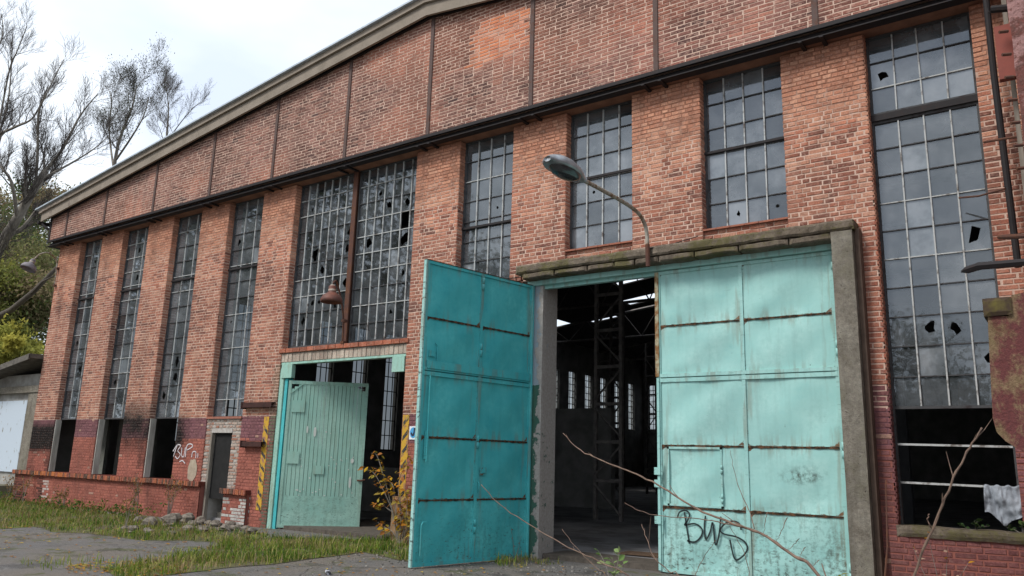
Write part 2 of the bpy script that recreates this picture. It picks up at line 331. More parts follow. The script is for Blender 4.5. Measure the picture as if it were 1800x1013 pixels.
def lay(frame, u0, u1, z0, z1, kind, owner, bond='mix', dep=.012, ztop=None, seed=0, flip=False, xof=None):
    r = random.Random(seed*977+13); nrow = int(math.ceil((z1-z0)/CR))
    for i in range(nrow):
        za = z0+i*CR; zb = min(za+BH, z1)
        if zb-za < .015: continue
        u = u0-(0 if i % 2 == 0 else (BL+JT)*.5 if bond == 'run' else .0625+.01)-(r.random()*.03)
        k = i
        while u < u1-.01:
            if bond == 'run': ln = BL if r.random() > .06 else .12
            elif bond == 'head': ln = .12
            else: ln = BL if (k+i) % 2 == 0 else .12
            if bond == 'mix' and i % 5 == 0: ln = .12
            a, b = max(u, u0), min(u+ln, u1); k += 1; u += ln+JT
            if b-a < .02: continue
            j = lambda s: r.uniform(-s, s)
            aa, bb = a+(j(.009) if a > u0 else 0), b+(j(.009) if b < u1 else 0)
            x, y, z = frame((a+b)/2, za, 0)
            zl, zr = zb+j(.005), zb+j(.005)
            if ztop:
                zl, zr = min(zl, ztop(aa)), min(zr, ztop(bb))
                if max(zl, zr)-za < .012: continue
                zl = max(zl, za+.004); zr = max(zr, za+.004)
            cc = brick_col(x, za, kind, r)
            d = dep+j(.003)
            if r.random() < .04: d = .002
            if cc[3] < .2: d = .007+j(.002)
            recs.append((frame, aa, bb, za+j(.005), zl, zr, max(.002, d), cc, owner, flip))
def brick_verts(rc):
    fr, a, b, z0, zl, zr, d, cc, ow, flip = rc; ch = min(.006, d*.6); g = -.02
    ring = [(a, z0), (b, z0), (b, zr), (a, zl)]
    inn = [(a+ch, z0+ch), (b-ch, z0+ch), (b-ch, max(zr-ch, z0+ch)), (a+ch, max(zl-ch, z0+ch))]
    V = [fr(u, z, g) for u, z in ring]+[fr(u, z, d-ch) for u, z in ring]+[fr(u, z, d) for u, z in inn]
    w_ = lambda p: (p[0], p[1], p[2]+.011*vn(p[0]+p[1], p[2], 41, .55)+.005*vn(p[0]+p[1], p[2], 44, 2.5)); V = [w_(p) for p in V]
    Fc = [(8, 9, 10, 11)]
    for i in range(4):
        j = (i+1) % 4; Fc += [(i, j, 4+j, 4+i), (4+i, 4+j, 8+j, 8+i)]
    if flip: Fc = [f[::-1] for f in Fc]
    return V, Fc

# gable panel: mortar core, bricks between the studs
STUD = [-27.28, -24.80, -21.98, -19.15, -16.43, -13.73, -11.09, -8.35, -5.61, -2.82, -.1, 2.6]
ZB = 8.51; XL, XR = -28.38, 6.1
mb = MB(); y0, y1 = YG, 0.0
P = [(XL, ZB), (XR, ZB), (XR, roof_z(XR)+.05), (RIDGE, roof_z(RIDGE)+.05), (XL, roof_z(XL)+.05)]
mb.add([(x, y0, z) for x, z in P]+[(x, y1, z) for x, z in P], [(0, 1, 2, 3, 4), (9, 8, 7, 6, 5)]+[(i, 5+i, 5+(i+1) % 5, (i+1) % 5) for i in range(5)])
GABLE = mb.build('gable_wall', M_MORTAR, HALL)
edges = [XL]+STUD
for i in range(len(edges)-1):
    a, b = edges[i]+.05, edges[i+1]-.05
    if a > .3: break
    lay(front(YG), a, b, ZB+.01, 11.6, 'gable', GABLE, 'run', .006, lambda u: roof_z(u)-.005, seed=40+i)
# piers
def pier_zone(i): return 5.1 if i in (6, 7, 8) else GZ
for i, (a, b) in enumerate(PIER):
    z0 = pier_zone(i); mb = MB(); mb.box(a, b, 0, .27, z0-.1, ZTOP-.005)
    if i == 8: mb.box(-2.46, b, 0, .27, GZ-.1, 4.998)
    if i < 4:
        mb.v = []; mb.f = []; mb.c = []; mb.m = []; mb.box(a, b, 0, .19, z0-.1, ZTOP-.005)
        nx_, nz_ = 18, 26; V = []; C = []
        for jz in range(nz_+1):
            for ix in range(nx_+1):
                xx, zz = a+(b-a)*ix/nx_, .83+2.3*jz/nz_; q_ = 1-.94*soot(xx, zz); V.append((xx, -.0008, zz)); C.append((q_, q_, q_))
        mb.v += V; mb.c += C; mb.f += [tuple(8+t_ for t_ in (jz*(nx_+1)+ix, jz*(nx_+1)+ix+1, (jz+1)*(nx_+1)+ix+1, (jz+1)*(nx_+1)+ix)) for jz in range(nz_) for ix in range(nx_)]; mb.m += [0]*(nx_*nz_)
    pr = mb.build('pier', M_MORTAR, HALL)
    zs = z0 if i in (4, 5, 8, 9) else (.83 if i < 4 else z0)
    lay(front(0), a, b, zs, ZTOP, 'pier', pr, 'mix', .007, seed=i)
    if i == 8: lay(front(0), -2.40, b, GZ, 5.09, 'pier', pr, 'mix', .007, seed=90)
    if i == 9: continue
    lay(sideR(b), 0, 26*.01 if i == 4 else .2, zs if i != 8 else .9, ZTOP, 'pier', pr, 'mix', .010, seed=60+i)
    lay(sideL(a), 0, .2, zs, ZTOP, 'pier', pr, 'mix', .010, seed=80+i, flip=True)
# plinth under the first three windows, with its course of upright sill bricks
def plinth(a, b, y, ztop, seed, kind='pier'):
    mb = MB(); mb.box(a, b, y, .55, GZ-.2, ztop-.11); pl = mb.build('plinth', M_MORTAR, HALL)
    lay(front(y), a, b, GZ-.05, ztop-.125, kind, pl, 'mix', .006, seed=seed)
    r = random.Random(seed); u = a-.04
    while u < b+.02:
        z = ztop+.012*vn(u, 3, 1, .6)+r.uniform(-.006, .006)
        cc = [(.30, .10, .065), (.16, .075, .05), (.10, .06, .045), (.36, .12, .06)][int(r.random()*4)]
        if -27 < u < -25 and r.random() < .5: cc = (.45, .15, .05)
        recs.append((front(y-.095), u, u+.066, z-.125, z, z, .012+r.uniform(-.008, .008), (*cc, .5), pl, False)); u += .078
    mb = MB(); mb.box(a-.05, b+.02, y-.088, .5, ztop-.115, ztop-.012, (.55, .45, .42)); mb.build('sill', M_MORTAR, HALL)
    return pl
plinth(-28.5, -18.32, -.13, .83, 201)
plinth(-17.36, -16.45, -.10, .70, 202)
# walls round the small doorway and under the sixth window
mb = MB(); mb.box(-18.54, -18.24, .03, .5, GZ, 2.44); mb.box(-17.43, -17.06, .03, .5, GZ, 2.44); mb.box(-18.24, -17.43, .03, .5, 2.06, 2.44)
INF = mb.build('door_surround', M_PLAST, HALL)
lay(front(.03), -18.54, -18.24, GZ, 2.40, 'pale', INF, 'mix', .012, seed=210); lay(front(.03), -17.43, -17.06, GZ, 2.40, 'pale', INF, 'mix', .012, seed=211)
lay(front(.03), -18.24, -17.43, 2.17, 2.40, 'pale', INF, 'head', .012, seed=212)
mb = MB(); mb.box(-10.37, -8.95, .05, .5, GZ, 2.43); WU = mb.build('wall_infill', M_MORTAR, HALL)
lay(front(.05), -10.37, -8.95, GZ, 2.43, 'pier', WU, 'mix', .01, seed=213)
mb = MB(); mb.box(-8.95, -8.62, .0, .5, GZ, 5.1); WU2 = mb.build('wall_infill', M_MORTAR, HALL)
lay(front(0), -8.95, -8.62, GZ, 5.1, 'pier', WU2, 'mix', .01, seed=214)
for a, b in ((-7.68, -6.24), (-4.92, -3.48)):
    mb = MB(); mb.box(a, b, .06, .5, 5.0, 5.50); s_ = mb.build('wall_infill', M_MORTAR, HALL); lay(front(.06), a, b, 5.1, 5.47, 'raw', s_, 'mix', .012, seed=220)
    mb = MB()
    for k in range(6): mb.box(a+k*(b-a)/6+.004, a+(k+1)*(b-a)/6-.004, .0, .22, 5.475, 5.505+.004*R.random())
    mb.build('sill', simple('clay_sill_tile', (.34, .12, .07), (.24, .10, .07), 8), HALL)
# wall below the last window
mb = MB(); mb.box(-2.30, .9, -.08, .55, GZ-.2, .80); W9W = mb.build('wall_infill', M_MORTAR, HALL)
lay(front(-.08), -2.30, .9, GZ, .80, 'pier', W9W, 'mix', .008, seed=230)
# lintel over the second gate: upright pale bricks, then a red brick sill
mb = MB(); mb.box(-15.80, -11.60, .04, .5, 3.74, 4.04); LIN2 = mb.build('lintel', M_PLAST, HALL)
r = random.Random(5); u = -15.79
while u < -11.68:
    recs.append((front(.04), u, u+.125, 3.75, 3.955, 3.955, .02+r.uniform(-.008, .008), (*[c*q_ for q_ in [.8+.35*r.random()] for c in (.46, .41, .34)], .8), LIN2, False)); u += .140
u = -15.83
while u < -11.65:
    recs.append((front(-.02), u, u+.24, 3.975, 4.075, 4.075, .014+r.uniform(-.008, .008), (*[c*q_ for q_ in [.7+.5*r.random()] for c in (.36, .125, .075)], .7), LIN2, False)); u += .252
mb = MB(); mb.box(-15.83, -11.60, -.015, .25, 3.97, 4.07, (.8, .6, .5)); mb.build('sill', M_MORTAR, HALL)

# 300 bricks that show largest become objects of their own, the rest one joined part
def shown(rc):
    fr, a, b, z0, zl, zr, d, cc, ow, flip = rc
    p0 = proj(fr(a, z0, d)); p1 = proj(fr(b, z0, d)); p2 = proj(fr(a, zl, d)); p3 = proj(fr(b, zr, d))
    cx = (p0[0]+p3[0])/2; cy = (p0[1]+p3[1])/2
    if not (0 < cx < 1740 and 0 < cy < 1013) or flip: return 0
    if 735 < cx < 1545 and cy > 500: return 0
    if 910 < cx < 1510 and cy > 475-(cx-910)*.145: return 0
    area = abs((p3[0]-p0[0])*(p2[1]-p1[1])-(p2[0]-p1[0])*(p3[1]-p0[1]))/2
    return area
area = sorted(range(len(recs)), key=lambda i: -shown(recs[i]))
own = set(area[:300])
big = MB()
for i, rc in enumerate(recs):
    V, Fc = brick_verts(rc)
    if i in own:
        mb = MB(); mb.add(V, Fc, rc[7]); mb.build('brick', M_BRICK, rc[8])
    else: big.add(V, Fc, rc[7])
tag(big.build('brickwork', M_BRICK, HALL), kind='stuff')
print('bricks', len(recs))

# ------------------------------------------------------------------ steel beam, studs, roof edge
mb = MB(); mb.box(-28.5, 6.2, YG-.035, YG+.02, 8.455, 8.525); mb.box(-28.5, 6.2, YG+.08, YG+.12, 8.33, 8.455); mb.box(-28.5, 6.2, YG-.03, YG+.16, 8.318, 8.335)
mb.box(-28.5, -28.30, YG+.16, .9, 8.33, 8.52)
BEAM = mb.build('steel_beam', M_DARK, HALL)
mb = MB(); mb.box(-28.38, 6.1, YG+.16, .65, 8.335, 8.50); mb.build('soffit', simple('stained_soffit', (.30, .15, .095), (.18, .09, .06), 2.5, .95, .3), HALL)
mb = MB(); mb.box(-28.47, -28.36, YG-.03, YG+.2, 8.525, roof_z(-28.3)-.01); mb.build('corner_post', M_DARK, HALL)
for x in STUD[:-2]:
    mb = MB(); mb.box(x-.045, x+.045, YG-.03, YG+.02, 8.525, roof_z(x)+.02); mb.build('stud', M_STUD, HALL)
for x in STUD[:-2]:
    for dx in (-.28, .05):
        mb = MB(); mb.box(x+dx, x+dx+.06, YG-.06, .10, 8.285, 8.317); mb.build('beam_bracket', M_DARK, HALL)
def slope_board(name, mat, x0, x1, y0, y1, dz0, dz1, n=1, parent=HALL):
    mb = MB()
    for xa, xb in ((x0, RIDGE), (RIDGE, x1)):
        za, zb = roof_z(xa), roof_z(xb)
        mb.obox((xa, y0, za+dz0), (xb-xa, 0, zb-za), (0, y1-y0, 0), (0, 0, dz1-dz0))
    return mb.build(name, mat, parent)
slope_board('eave_angle', M_DARK, -28.4, 6.2, YG-.06, YG+.05, -.10, .0)
FAS = slope_board('fascia_board', M_FASC, -28.75, 6.4, -.50, -.44, -.135, .155)
slope_board('fascia_board', M_FASC, -28.85, 6.4, -.565, -.445, .16, .305)
slope_board('roof_edge_trim', M_ROOF, -29.0, 6.5, -.64, -.42, .31, .355)
mb = MB()
for xa in (-28.2, -26.9): mb.obox((xa, -.505, roof_z(xa)-.12), (.16, 0, .0195), (0, .01, 0), (0, 0, .2), (.5, .5, .5))
for k in range(5): mb.obox((-28.6+.37*k, -.572, roof_z(-28.6+.37*k)+.17), (.22, 0, .027), (0, .012, 0), (0, 0, .06+.05*R.random()))
mb.build('rotten_board_patch', simple('rotten_wood', (.15, .12, .10), (.36, .30, .24), 9, .95, .5), HALL)
# gutter at the eave corner
mb = MB(); mb.tube([(-28.95, -.5, 9.22), (-28.95, 3, 9.22)], .07, 8); mb.tube([(-28.9, -.38, 9.18), (-28.75, -.3, 9.05), (-28.55, -.22, 8.95)], .045, 8); mb.build('gutter', M_DARK, HALL)
# roof deck with rooflight openings (built in cells, some left open)
def roof_deck():
    holes = [(-27.0, -25.2, 27.6, 29.6), (-24.2, -22.4, 29.4, 30.2), (-20.6, -17.6, 26.9, 28.2), (-19.2, -17.2, 23.4, 24.0)]
    xs = sorted({-29.0, RIDGE, 6.5, *[h[0] for h in holes], *[h[1] for h in holes]}); ys = sorted({-.6, 45.5, *[h[2] for h in holes], *[h[3] for h in holes]})
    mb = MB()
    for xa, xb in zip(xs, xs[1:]):
        for ya, yb in zip(ys, ys[1:]):
            cx, cy = (xa+xb)/2, (ya+yb)/2
            if any(h[0] < cx < h[1] and h[2] < cy < h[3] for h in holes): continue
            za, zb = roof_z(xa)+.24, roof_z(xb)+.24
            mb.obox((xa, ya if ya > -.5 else -.41, za), (xb-xa, 0, zb-za), (0, yb-(ya if ya > -.5 else -.41), 0), (0, 0, .06))
    return mb.build('roof', M_ROOFIN, HALL)
roof_deck()

# ------------------------------------------------------------------ windows
def jag(cx, cz, r, rng, n=None):
    n = n or rng.choice([5, 6, 7, 11]); a0 = rng.random()*6; return [(cx+r*(.35+.95*rng.random())*math.cos(a0+2*math.pi*k/n)*.8, cz+r*(.35+.95*rng.random())*math.sin(a0+2*math.pi*k/n)*1.15) for k in range(n)]
def pane_mesh(mb, x0, x1, z0, z1, y, rng, hole=None, dirt=1.0):
    tx, tz = rng.uniform(-.003, .003), rng.uniform(-.002, .002); cx, cz = (x0+x1)/2, (z0+z1)/2
    Y = lambda x, z: y+tx*(x-cx)/(x1-x0)*2*.5+tz*(z-cz)/(z1-z0)
    c = (dirt*(.8+.4*rng.random()), 1, 1)
    if hole is None:
        mb.add([(x0, Y(x0, z0), z0), (x1, Y(x1, z0), z0), (x1, Y(x1, z1), z1), (x0, Y(x0, z1), z1)], [(0, 1, 2, 3)], c); return
    hx = sum(p[0] for p in hole)/len(hole); hz = sum(p[1] for p in hole)/len(hole); n = 24; V = []; F = []
    hole = [(min(max(p[0], x0+.006), x1-.006), min(max(p[1], z0+.006), z1-.006)) for p in hole]
    hx = min(max(hx, x0+.02), x1-.02); hz = min(max(hz, z0+.02), z1-.02)
    def hit_poly(a):
        d = Vector((math.cos(a), math.sin(a))); best = .03
        for p, q in zip(hole, hole[1:]+hole[:1]):
            ex, ez = q[0]-p[0], q[1]-p[1]; den = d.x*ez-d.y*ex
            if abs(den) < 1e-9: continue
            t = ((p[0]-hx)*ez-(p[1]-hz)*ex)/den; s = ((p[0]-hx)*d.y-(p[1]-hz)*d.x)/den
            if t > 0 and -1e-6 <= s <= 1+1e-6: best = max(best, t)
        return best
    ang = sorted([2*math.pi*k/n for k in range(n)]+[math.atan2(p[1]-hz, p[0]-hx) % (2*math.pi) for p in hole]+[math.atan2(zz-hz, xx-hx) % (2*math.pi) for xx, zz in ((x0, z0), (x1, z0), (x1, z1), (x0, z1))])
    for a in ang:
        dx, dz = math.cos(a), math.sin(a); t = 1e9
        if dx > 1e-9: t = min(t, (x1-hx)/dx)
        if dx < -1e-9: t = min(t, (x0-hx)/dx)
        if dz > 1e-9: t = min(t, (z1-hz)/dz)
        if dz < -1e-9: t = min(t, (z0-hz)/dz)
        h = min(hit_poly(a), t*.97)
        V += [(hx+dx*t, Y(hx+dx*t, hz+dz*t), hz+dz*t), (hx+dx*h, Y(hx+dx*h, hz+dz*h), hz+dz*h)]
    m_ = len(ang)
    for k in range(m_): F.append((2*k, 2*((k+1) % m_), 2*((k+1) % m_)+1, 2*k+1))
    mb.add(V, F, c)
def window(x0, x1, z0, z1, y, xs, zs, broken, seed, transoms=(), single=True, dirt=1.0, missing=(), barw=.020, vmat=None, hmat=None, name='window'):
    rng = random.Random(seed); vmat = vmat or M_BARW; hmat = hmat or M_BARD
    mb = MB(); fw = .04
    mb.box(x0, x0+fw, y-.03, y+.03, z0, z1); mb.box(x1-fw, x1, y-.03, y+.03, z0, z1); mb.box(x0+fw, x1-fw, y-.03, y+.03, z0, z0+fw); mb.box(x0+fw, x1-fw, y-.03, y+.03, z1-fw, z1)
    fr = mb.build(name, M_BARD, HALL)
    for x in xs[1:-1]:
        mb = MB(); q = rng.uniform(-.006, .006); mb.obox((x-barw/2+q, y-.026, z0+fw), (barw, 0, 0), (0, .03, 0), (-q*2, 0, z1-z0-2*fw)); mb.build('glazing_bar', vmat, fr)
    for z in zs[1:-1]:
        mb = MB(); q = rng.uniform(-.005, .005); mb.obox((x0+fw, y-.022, z-barw*.4+q), (x1-x0-2*fw, 0, -2*q), (0, .028, 0), (0, 0, barw*.8)); mb.build('glazing_bar', hmat if rng.random() < .6 else vmat, fr)
    for z in transoms:
        mb = MB(); mb.box(x0+.005, x1-.005, y-.06, y+.03, z-.022, z+.022); mb.build('transom', M_DARK, fr)
    joined = MB()
    for i, (xa, xb) in enumerate(zip(xs, xs[1:])):
        for j, (za, zb) in enumerate(zip(zs, zs[1:])):
            if (i, j) in missing: continue
            hole = None
            if (i, j) in broken:
                r_ = broken[(i, j)]; hole = jag(xa+(xb-xa)*rng.uniform(.4, .6), za+(zb-za)*rng.uniform(.4, .6), r_, rng)
            mb = MB() if single else joined
            d_ = dirt
            if rng.random() < .07: d_ = dirt*2.2
            elif rng.random() < .12: d_ = dirt*.45
            pane_mesh(mb, xa+.008, xb-.008, za+.007, zb-.007, y+.006, rng, hole, d_)
            if single: mb.build('pane', M_GLASS, fr)
    if not single: tag(joined.build('panes', M_GLASS, fr), kind='stuff')
    return fr
def even(a, b, n): return [a+(b-a)*k/n for k in range(n+1)]
YW = .205
br = [{(1, 3): .13, (0, 5): .1, (2, 8): .08, (1, 11): .07}, {(1, 11): .09, (2, 10): .05, (1, 9): .1, (0, 2): .1, (2, 4): .07}, {(1, 2): .13, (1, 3): .12, (2, 7): .06, (0, 1): .14}, {(0, 10): .09, (1, 1): .08, (2, 0): .12, (0, 5): .06}]
mis = [[], [], [], [(1, 0)]]
for k in range(4):
    a, b = OPEN[k]
    window(a, b, 2.44, 8.33, YW, even(a+.03, b-.03, 3), even(2.46, 8.31, 13), br[k], 300+k, (6.36+.02*k,), single=False, dirt=1.25, missing=mis[k])
a, b = OPEN[4]; mid = -13.70
bl = {(2, 5): .17, (1, 8): .06, (5, 3): .10, (6, 3): .12, (6, 5): .10, (6, 6): .10, (1, 1): .10, (2, 2): .08, (3, 2): .06, (4, 2): .05, (5, 2): .13, (3, 4): .09, (6, 9): .06}
brr = {(2, 8): .07, (3, 7): .10, (5, 7): .10, (1, 5): .15, (5, 5): .17, (5, 3): .08, (1, 0): .10, (4, 1): .06}
W5A = window(a, mid-.07, 4.11, 8.33, YW, even(a+.03, mid-.09, 7), even(4.13, 8.31, 10), bl, 311, dirt=.8, barw=.021)
W5B = window(mid+.07, b, 4.11, 8.33, YW, even(mid+.09, b-.03, 7), even(4.13, 8.31, 10), brr, 312, dirt=.8, barw=.021, missing=[(5, 6)])
mb = MB(); mb.box(mid-.07, mid+.07, .10, .13, 4.08, 8.33); mb.box(mid-.018, mid+.018, .13, .25, 4.08, 8.33); mb.build('stanchion', M_RUST, HALL)
a, b = OPEN[5]; window(a, b, 2.44, 8.33, YW, even(a+.03, b-.03, 4), even(2.46, 8.31, 13), {(2, 9): .03}, 313, (6.36,), single=False, dirt=1.0)
a, b = OPEN[6]; window(a, b, 5.50, 8.33, YW, even(a+.03, b-.03, 4), even(5.52, 8.31, 6), {(1, 2): .03}, 314, (6.93,), dirt=1.6)
a, b = OPEN[7]; window(a, b, 5.50, 8.33, YW, even(a+.03, b-.03, 4), even(5.52, 8.31, 6), {(1, 0): .045, (3, 0): .02}, 315, (6.93,), dirt=1.6)
a, b = OPEN[8]
window(a, b, 6.98, 8.33, YW, even(a+.03, b-.03, 4), even(7.0, 8.31, 3), {(0, 1): .10}, 316, dirt=1.5)
W9 = window(a, b, 2.44, 6.88, YW, even(a+.03, b-.03, 4), even(2.46, 6.86, 10), {(2, 2): .08, (1, 2): .10, (3, 5): .13, (3, 1): .10, (3, 0): .07}, 317, dirt=1.1)
mb = MB(); mb.box(a, b, .14, .26, 6.88, 6.98); mb.build('transom', M_DARK, HALL)
mb = MB(); mb.box(a, a+.035, .17, .24, .80, 2.44); mb.box(b-.035, b, .17, .24, .80, 2.44); mb.box(a+.034, b-.034, .17, .24, .80, .835); G9 = mb.build('window_frame', M_BARD, HALL)
for z in (1.93, 1.40):
    mb = MB(); mb.obox((a+.035, .19, z), (b-a-.07, 0, -.02), (0, .03, 0), (0, 0, .028)); mb.build('glazing_bar', M_BARW, G9)
mb = MB(); mb.obox((a+.83, .24, 2.47), (.26, 0, .0), (.0, .02, .0), (.03, 0, .36)); mb.build('cardboard_patch', simple('cardboard', (.30, .22, .17), (.25, .18, .14), 4), G9)
# grey boards lining the open lower parts of the first three windows
for k in range(3):
    a, b = OPEN[k]
    mb = MB(); mb.box(a, a+.045, .03, .20, .83, 2.43); mb.build('reveal_board', simple('whitewashed_board', (.50, .48, .43), (.28, .26, .23), 6, .95, .3, (1, 1, .2)), HALL)
    mb = MB(); mb.box(b-.04, b, .06, .20, .83, 2.43); mb.build('reveal_board', M_WOOD, HALL)
    mb = MB(); mb.box(a-.6, b+.02, 1.0 if k < 2 else 3.2, 1.1 if k < 2 else 3.3, -.05, 2.9 if k < 2 else 1.2); mb.build('inner_partition', simple('inner_partition', (.20, .205, .18), (.12, .125, .11), 2, .95), HALL)

# ------------------------------------------------------------------ main gate: concrete frame
def rough_box(mb, x0, x1, y0, y1, z0, z1, nx, nz, amp, seed, c=None):
    V = []; F = []; n = lambda x, z, s: amp*(vn(x+seed, z, s, 3.0)+.6*vn(x, z+seed, s, 9.0))
    for j in range(nz+1):
        for i in range(nx+1):
            x = x0+(x1-x0)*i/nx; z = z0+(z1-z0)*j/nz
            ex = (amp*1.2 if i in (0, nx) or j in (0, nz) else 0)
            V.append((x+n(x, z, 1)*.4, y0+n(x, z, 2)+ex, z+n(x, z, 3)*.7))
    for j in range(nz):
        for i in range(nx): q = j*(nx+1)+i; F.append((q, q+1, q+nx+2, q+nx+1))
    b = len(V)
    ring = [i for i in range(nx+1)]+[j*(nx+1)+nx for j in range(1, nz+1)]+[nz*(nx+1)+i for i in range(nx-1, -1, -1)]+[j*(nx+1) for j in range(nz-1, 0, -1)]
    V += [(V[i][0], y1, V[i][2]) for i in ring]
    m_ = len(ring)
    for k in range(m_): F.append((ring[k], b+k, b+(k+1) % m_, ring[(k+1) % m_]))
    mb.add(V, F, c)
M_MOSSC = mat_concrete('mossy_concrete', (.25, .205, .16), (.15, .12, .09), (.12, .11, .04), .75)
mb = MB(); rough_box(mb, -8.56, -2.44, -.37, .1, 5.06, 5.22, 110, 5, .022, 3); LINT = mb.build('gate_lintel', M_MOSSC, HALL)
bx = [-8.42, -7.7, -7.0, -6.45, -6.05, -5.6, -4.95, -4.2, -3.4, -2.76]
for k in range(len(bx)-1):
    mb = MB(); rough_box(mb, bx[k]+.012, bx[k+1]-.012, -.335-.02*R.random(), .1, 4.94+.02*R.random(), 5.05, 14, 5, .022, 11+k); mb.build('lintel_block', M_MOSSC, LINT)
mb = MB(); rough_box(mb, -2.77, -2.47, -.36, .12, GZ-.05, 5.05, 4, 40, .008, 21); mb.build('gate_jamb', M_CONC, HALL)
mb = MB(); mb.box(-2.466, -2.40, -.20, .1, GZ, 5.1); mb.build('jamb_edge', simple('brown_render', (.14, .095, .07), (.09, .06, .045), 5), HALL)
t_ = MT('green_dado_plaster'); x = t_.xyz(); nA = t_.noise(3.5, 6, .7); nB = t_.noise(20, 5, .7)
lo = t_.math('LESS_THAN', t_.math('ADD', x[2], t_.math('MULTIPLY', nA, .15)), 3.02)
cA = t_.mix(lo, (.27, .33, .37), (.045, .115, .085)); peel = t_.ramp(t_.math('ADD', nA, t_.math('MULTIPLY', t_.math('ADD', x[0], 8.24), 1.6)), .50, .55)
M_DADO = t_.finish(t_.mix(peel, cA, t_.ramp(nB, .3, .7, (.42, .39, .36), (.28, .255, .23))), .9, t_.math('ADD', peel, nB), .5, .012)
mb = MB(); rough_box(mb, -8.62, -8.13, -.03, .10, GZ, 4.93, 8, 40, .008, 31); mb.box(-8.62, -8.15, .09, .52, GZ, 4.93); mb.build('gate_jamb', M_DADO, HALL)
# green steel head rail
mb = MB(); mb.box(-8.45, -2.80, -.09, .02, 4.86, 4.955, (.06, 0, 0)); mb.box(-8.45, -2.80, .02, .12, 4.80, 4.955, (.06, 0, 0)); mb.build('gate_head_rail', M_OUT, HALL)

# ------------------------------------------------------------------ sheet steel gate leaves
M_SEAM = simple('rust_and_moss_seam', (.022, .018, .012), (.13, .06, .028), 16, .95, .5, lo=.45, hi=.62)
def leaf(name, mat, org, ux, ny, width, zs, xsplit, parts_cb=None, seed=1, dent=.012, label=None, dirt_k=.8, flake_k=.8):
    """org: hinge-side bottom corner, ux: unit vector along the leaf, ny: unit vector facing the viewer"""
    o = Vector(org); ux = Vector(ux); ny = Vector(ny); uz = Vector((0, 0, 1))
    P = lambda u, n, z: o+ux*u+ny*n+uz*(z-o.z)
    rng = random.Random(seed); zb, zt = zs[0], zs[-1]
    mb = MB(); fw = .055
    def bar(u0, u1, z0, z1, n0=-.03, n1=.022): mb.obox(P(u0, n0, z0), ux*(u1-u0), ny*(n1-n0), uz*(z1-z0), (.04+.03*rng.random(), .1, .2))
    bar(0, fw, zb, zt); bar(width-fw, width, zb, zt); bar(fw, width-fw, zt-fw, zt); bar(fw, width-fw, zb, zb+fw)
    bar(xsplit-.03, xsplit+.03, zb+fw, zt-fw)
    root = mb.build(name, mat, HALL)
    if label: root['label'] = label
    for z in zs[1:-1]:
        mb = MB(); sp = abs(z-3.0) < .15
        if sp:
            bar(.02, width-.02, z+.008, z+.065, -.03, .030); bar(.02, width-.02, z-.075, z-.010, -.03, .028)
        else: bar(fw, width-fw, z-.018, z+.012, -.02, .010)
        mb.build('rail', mat, root)
        if not sp:
            for ua, ub in ((fw, xsplit-.03), (xsplit+.03, width-fw)):
                mb = MB(); nn = 26
                V = []
                for q in range(nn+1):
                    u = ua+(ub-ua)*q/nn; h_ = .010+.018*abs(vn(u*3, z, seed, 2.2))+.010*rng.random(); V += [P(u, .0145, z-h_-.004), P(u, .0145, z+h_*.5)]
                F_ = [(2*q, 2*q+2, 2*q+3, 2*q+1) for q in range(nn)]
                mb.add(V, F_ if ux.cross(uz).dot(ny) > 0 else [f[::-1] for f in F_]); mb.build('seam', M_SEAM, root)
    cols = [(fw*.6, xsplit-.012), (xsplit+.012, width-fw*.6)]
    for ci, (u0, u1) in enumerate(cols):
        for ri, (z0, z1) in enumerate(zip(zs, zs[1:])):
            mb = MB(); nx, nz = 14, 12; V = []; C = []
            a0 = rng.random()*50; ta = rng.uniform(.6, 1.1)
            for j in range(nz+1):
                for i in range(nx+1):
                    u = u0+.006+(u1-u0-.012)*i/nx; z = z0+.012+(z1-z0-.024)*j/nz
                    eu = min(u-u0, u1-u); ez = min(z-z0, z1-z); e_ = min(eu, ez)
                    k = min(1, e_/.18)
                    crease = abs(((u-u0)*.9+(z-z0)*ta) % 1.1-.55)*.05
                    d = dent*k*(vn(u+a0, z, 1, 1.6)*1.0+vn(u, z+a0, 2, 4)*.35)+k*(crease-.014)*(dent/.012)*.6
                    V.append(P(u, d, z)); lowz = max(0, 1-(z-zb)/1.15); C.append((e_, min(1, .05+dirt_k*lowz*(.75+.9*vn(u*1.3, z, seed, 1.2))+(.9*dirt_k*max(0, 1-((u-.62)/.38)**2-((z-1.45)/.13)**2) if dirt_k > .7 else 0)), min(1, .02+flake_k*max(0, lowz*1.15+.5*vn(u, z, seed+4, 1.1)*lowz+.12*max(0, 1-e_/.12)))))
            Fc = []
            up = ux.cross(uz).dot(ny) > 0
            for j in range(nz):
                for i in range(nx):
                    q = j*(nx+1)+i; f_ = (q, q+1, q+nx+2, q+nx+1); Fc.append(f_ if up else f_[::-1])
            mb.add(V, Fc); mb.c = C; mb.build('panel', mat, root, smooth=True)
    mb = MB(); mb.obox(P(.03, -.03, zb+.02), ux*(width-.06), ny*.008, uz*(zt-zb-.04), (.5, .1, .1)); mb.build('back_sheet', mat, root)
    return root, P
def hinge(root, p, mat, r=.028, h=.20, nm='hinge'):
    mb = MB(); p = Vector(p); mb.tube([p, p+Vector((0, 0, h*.48))], r, 10, (.08, .1, .2)); mb.tube([p+Vector((0, 0, h*.52)), p+Vector((0, 0, h))], r*.96, 10, (.08, .1, .2)); mb.tube([p+Vector((0, 0, h*.45)), p+Vector((0, 0, h*.55))], r*.7, 8, (.0, .6, .5)); mb.build(nm, mat, root, True)
ZL = -.12
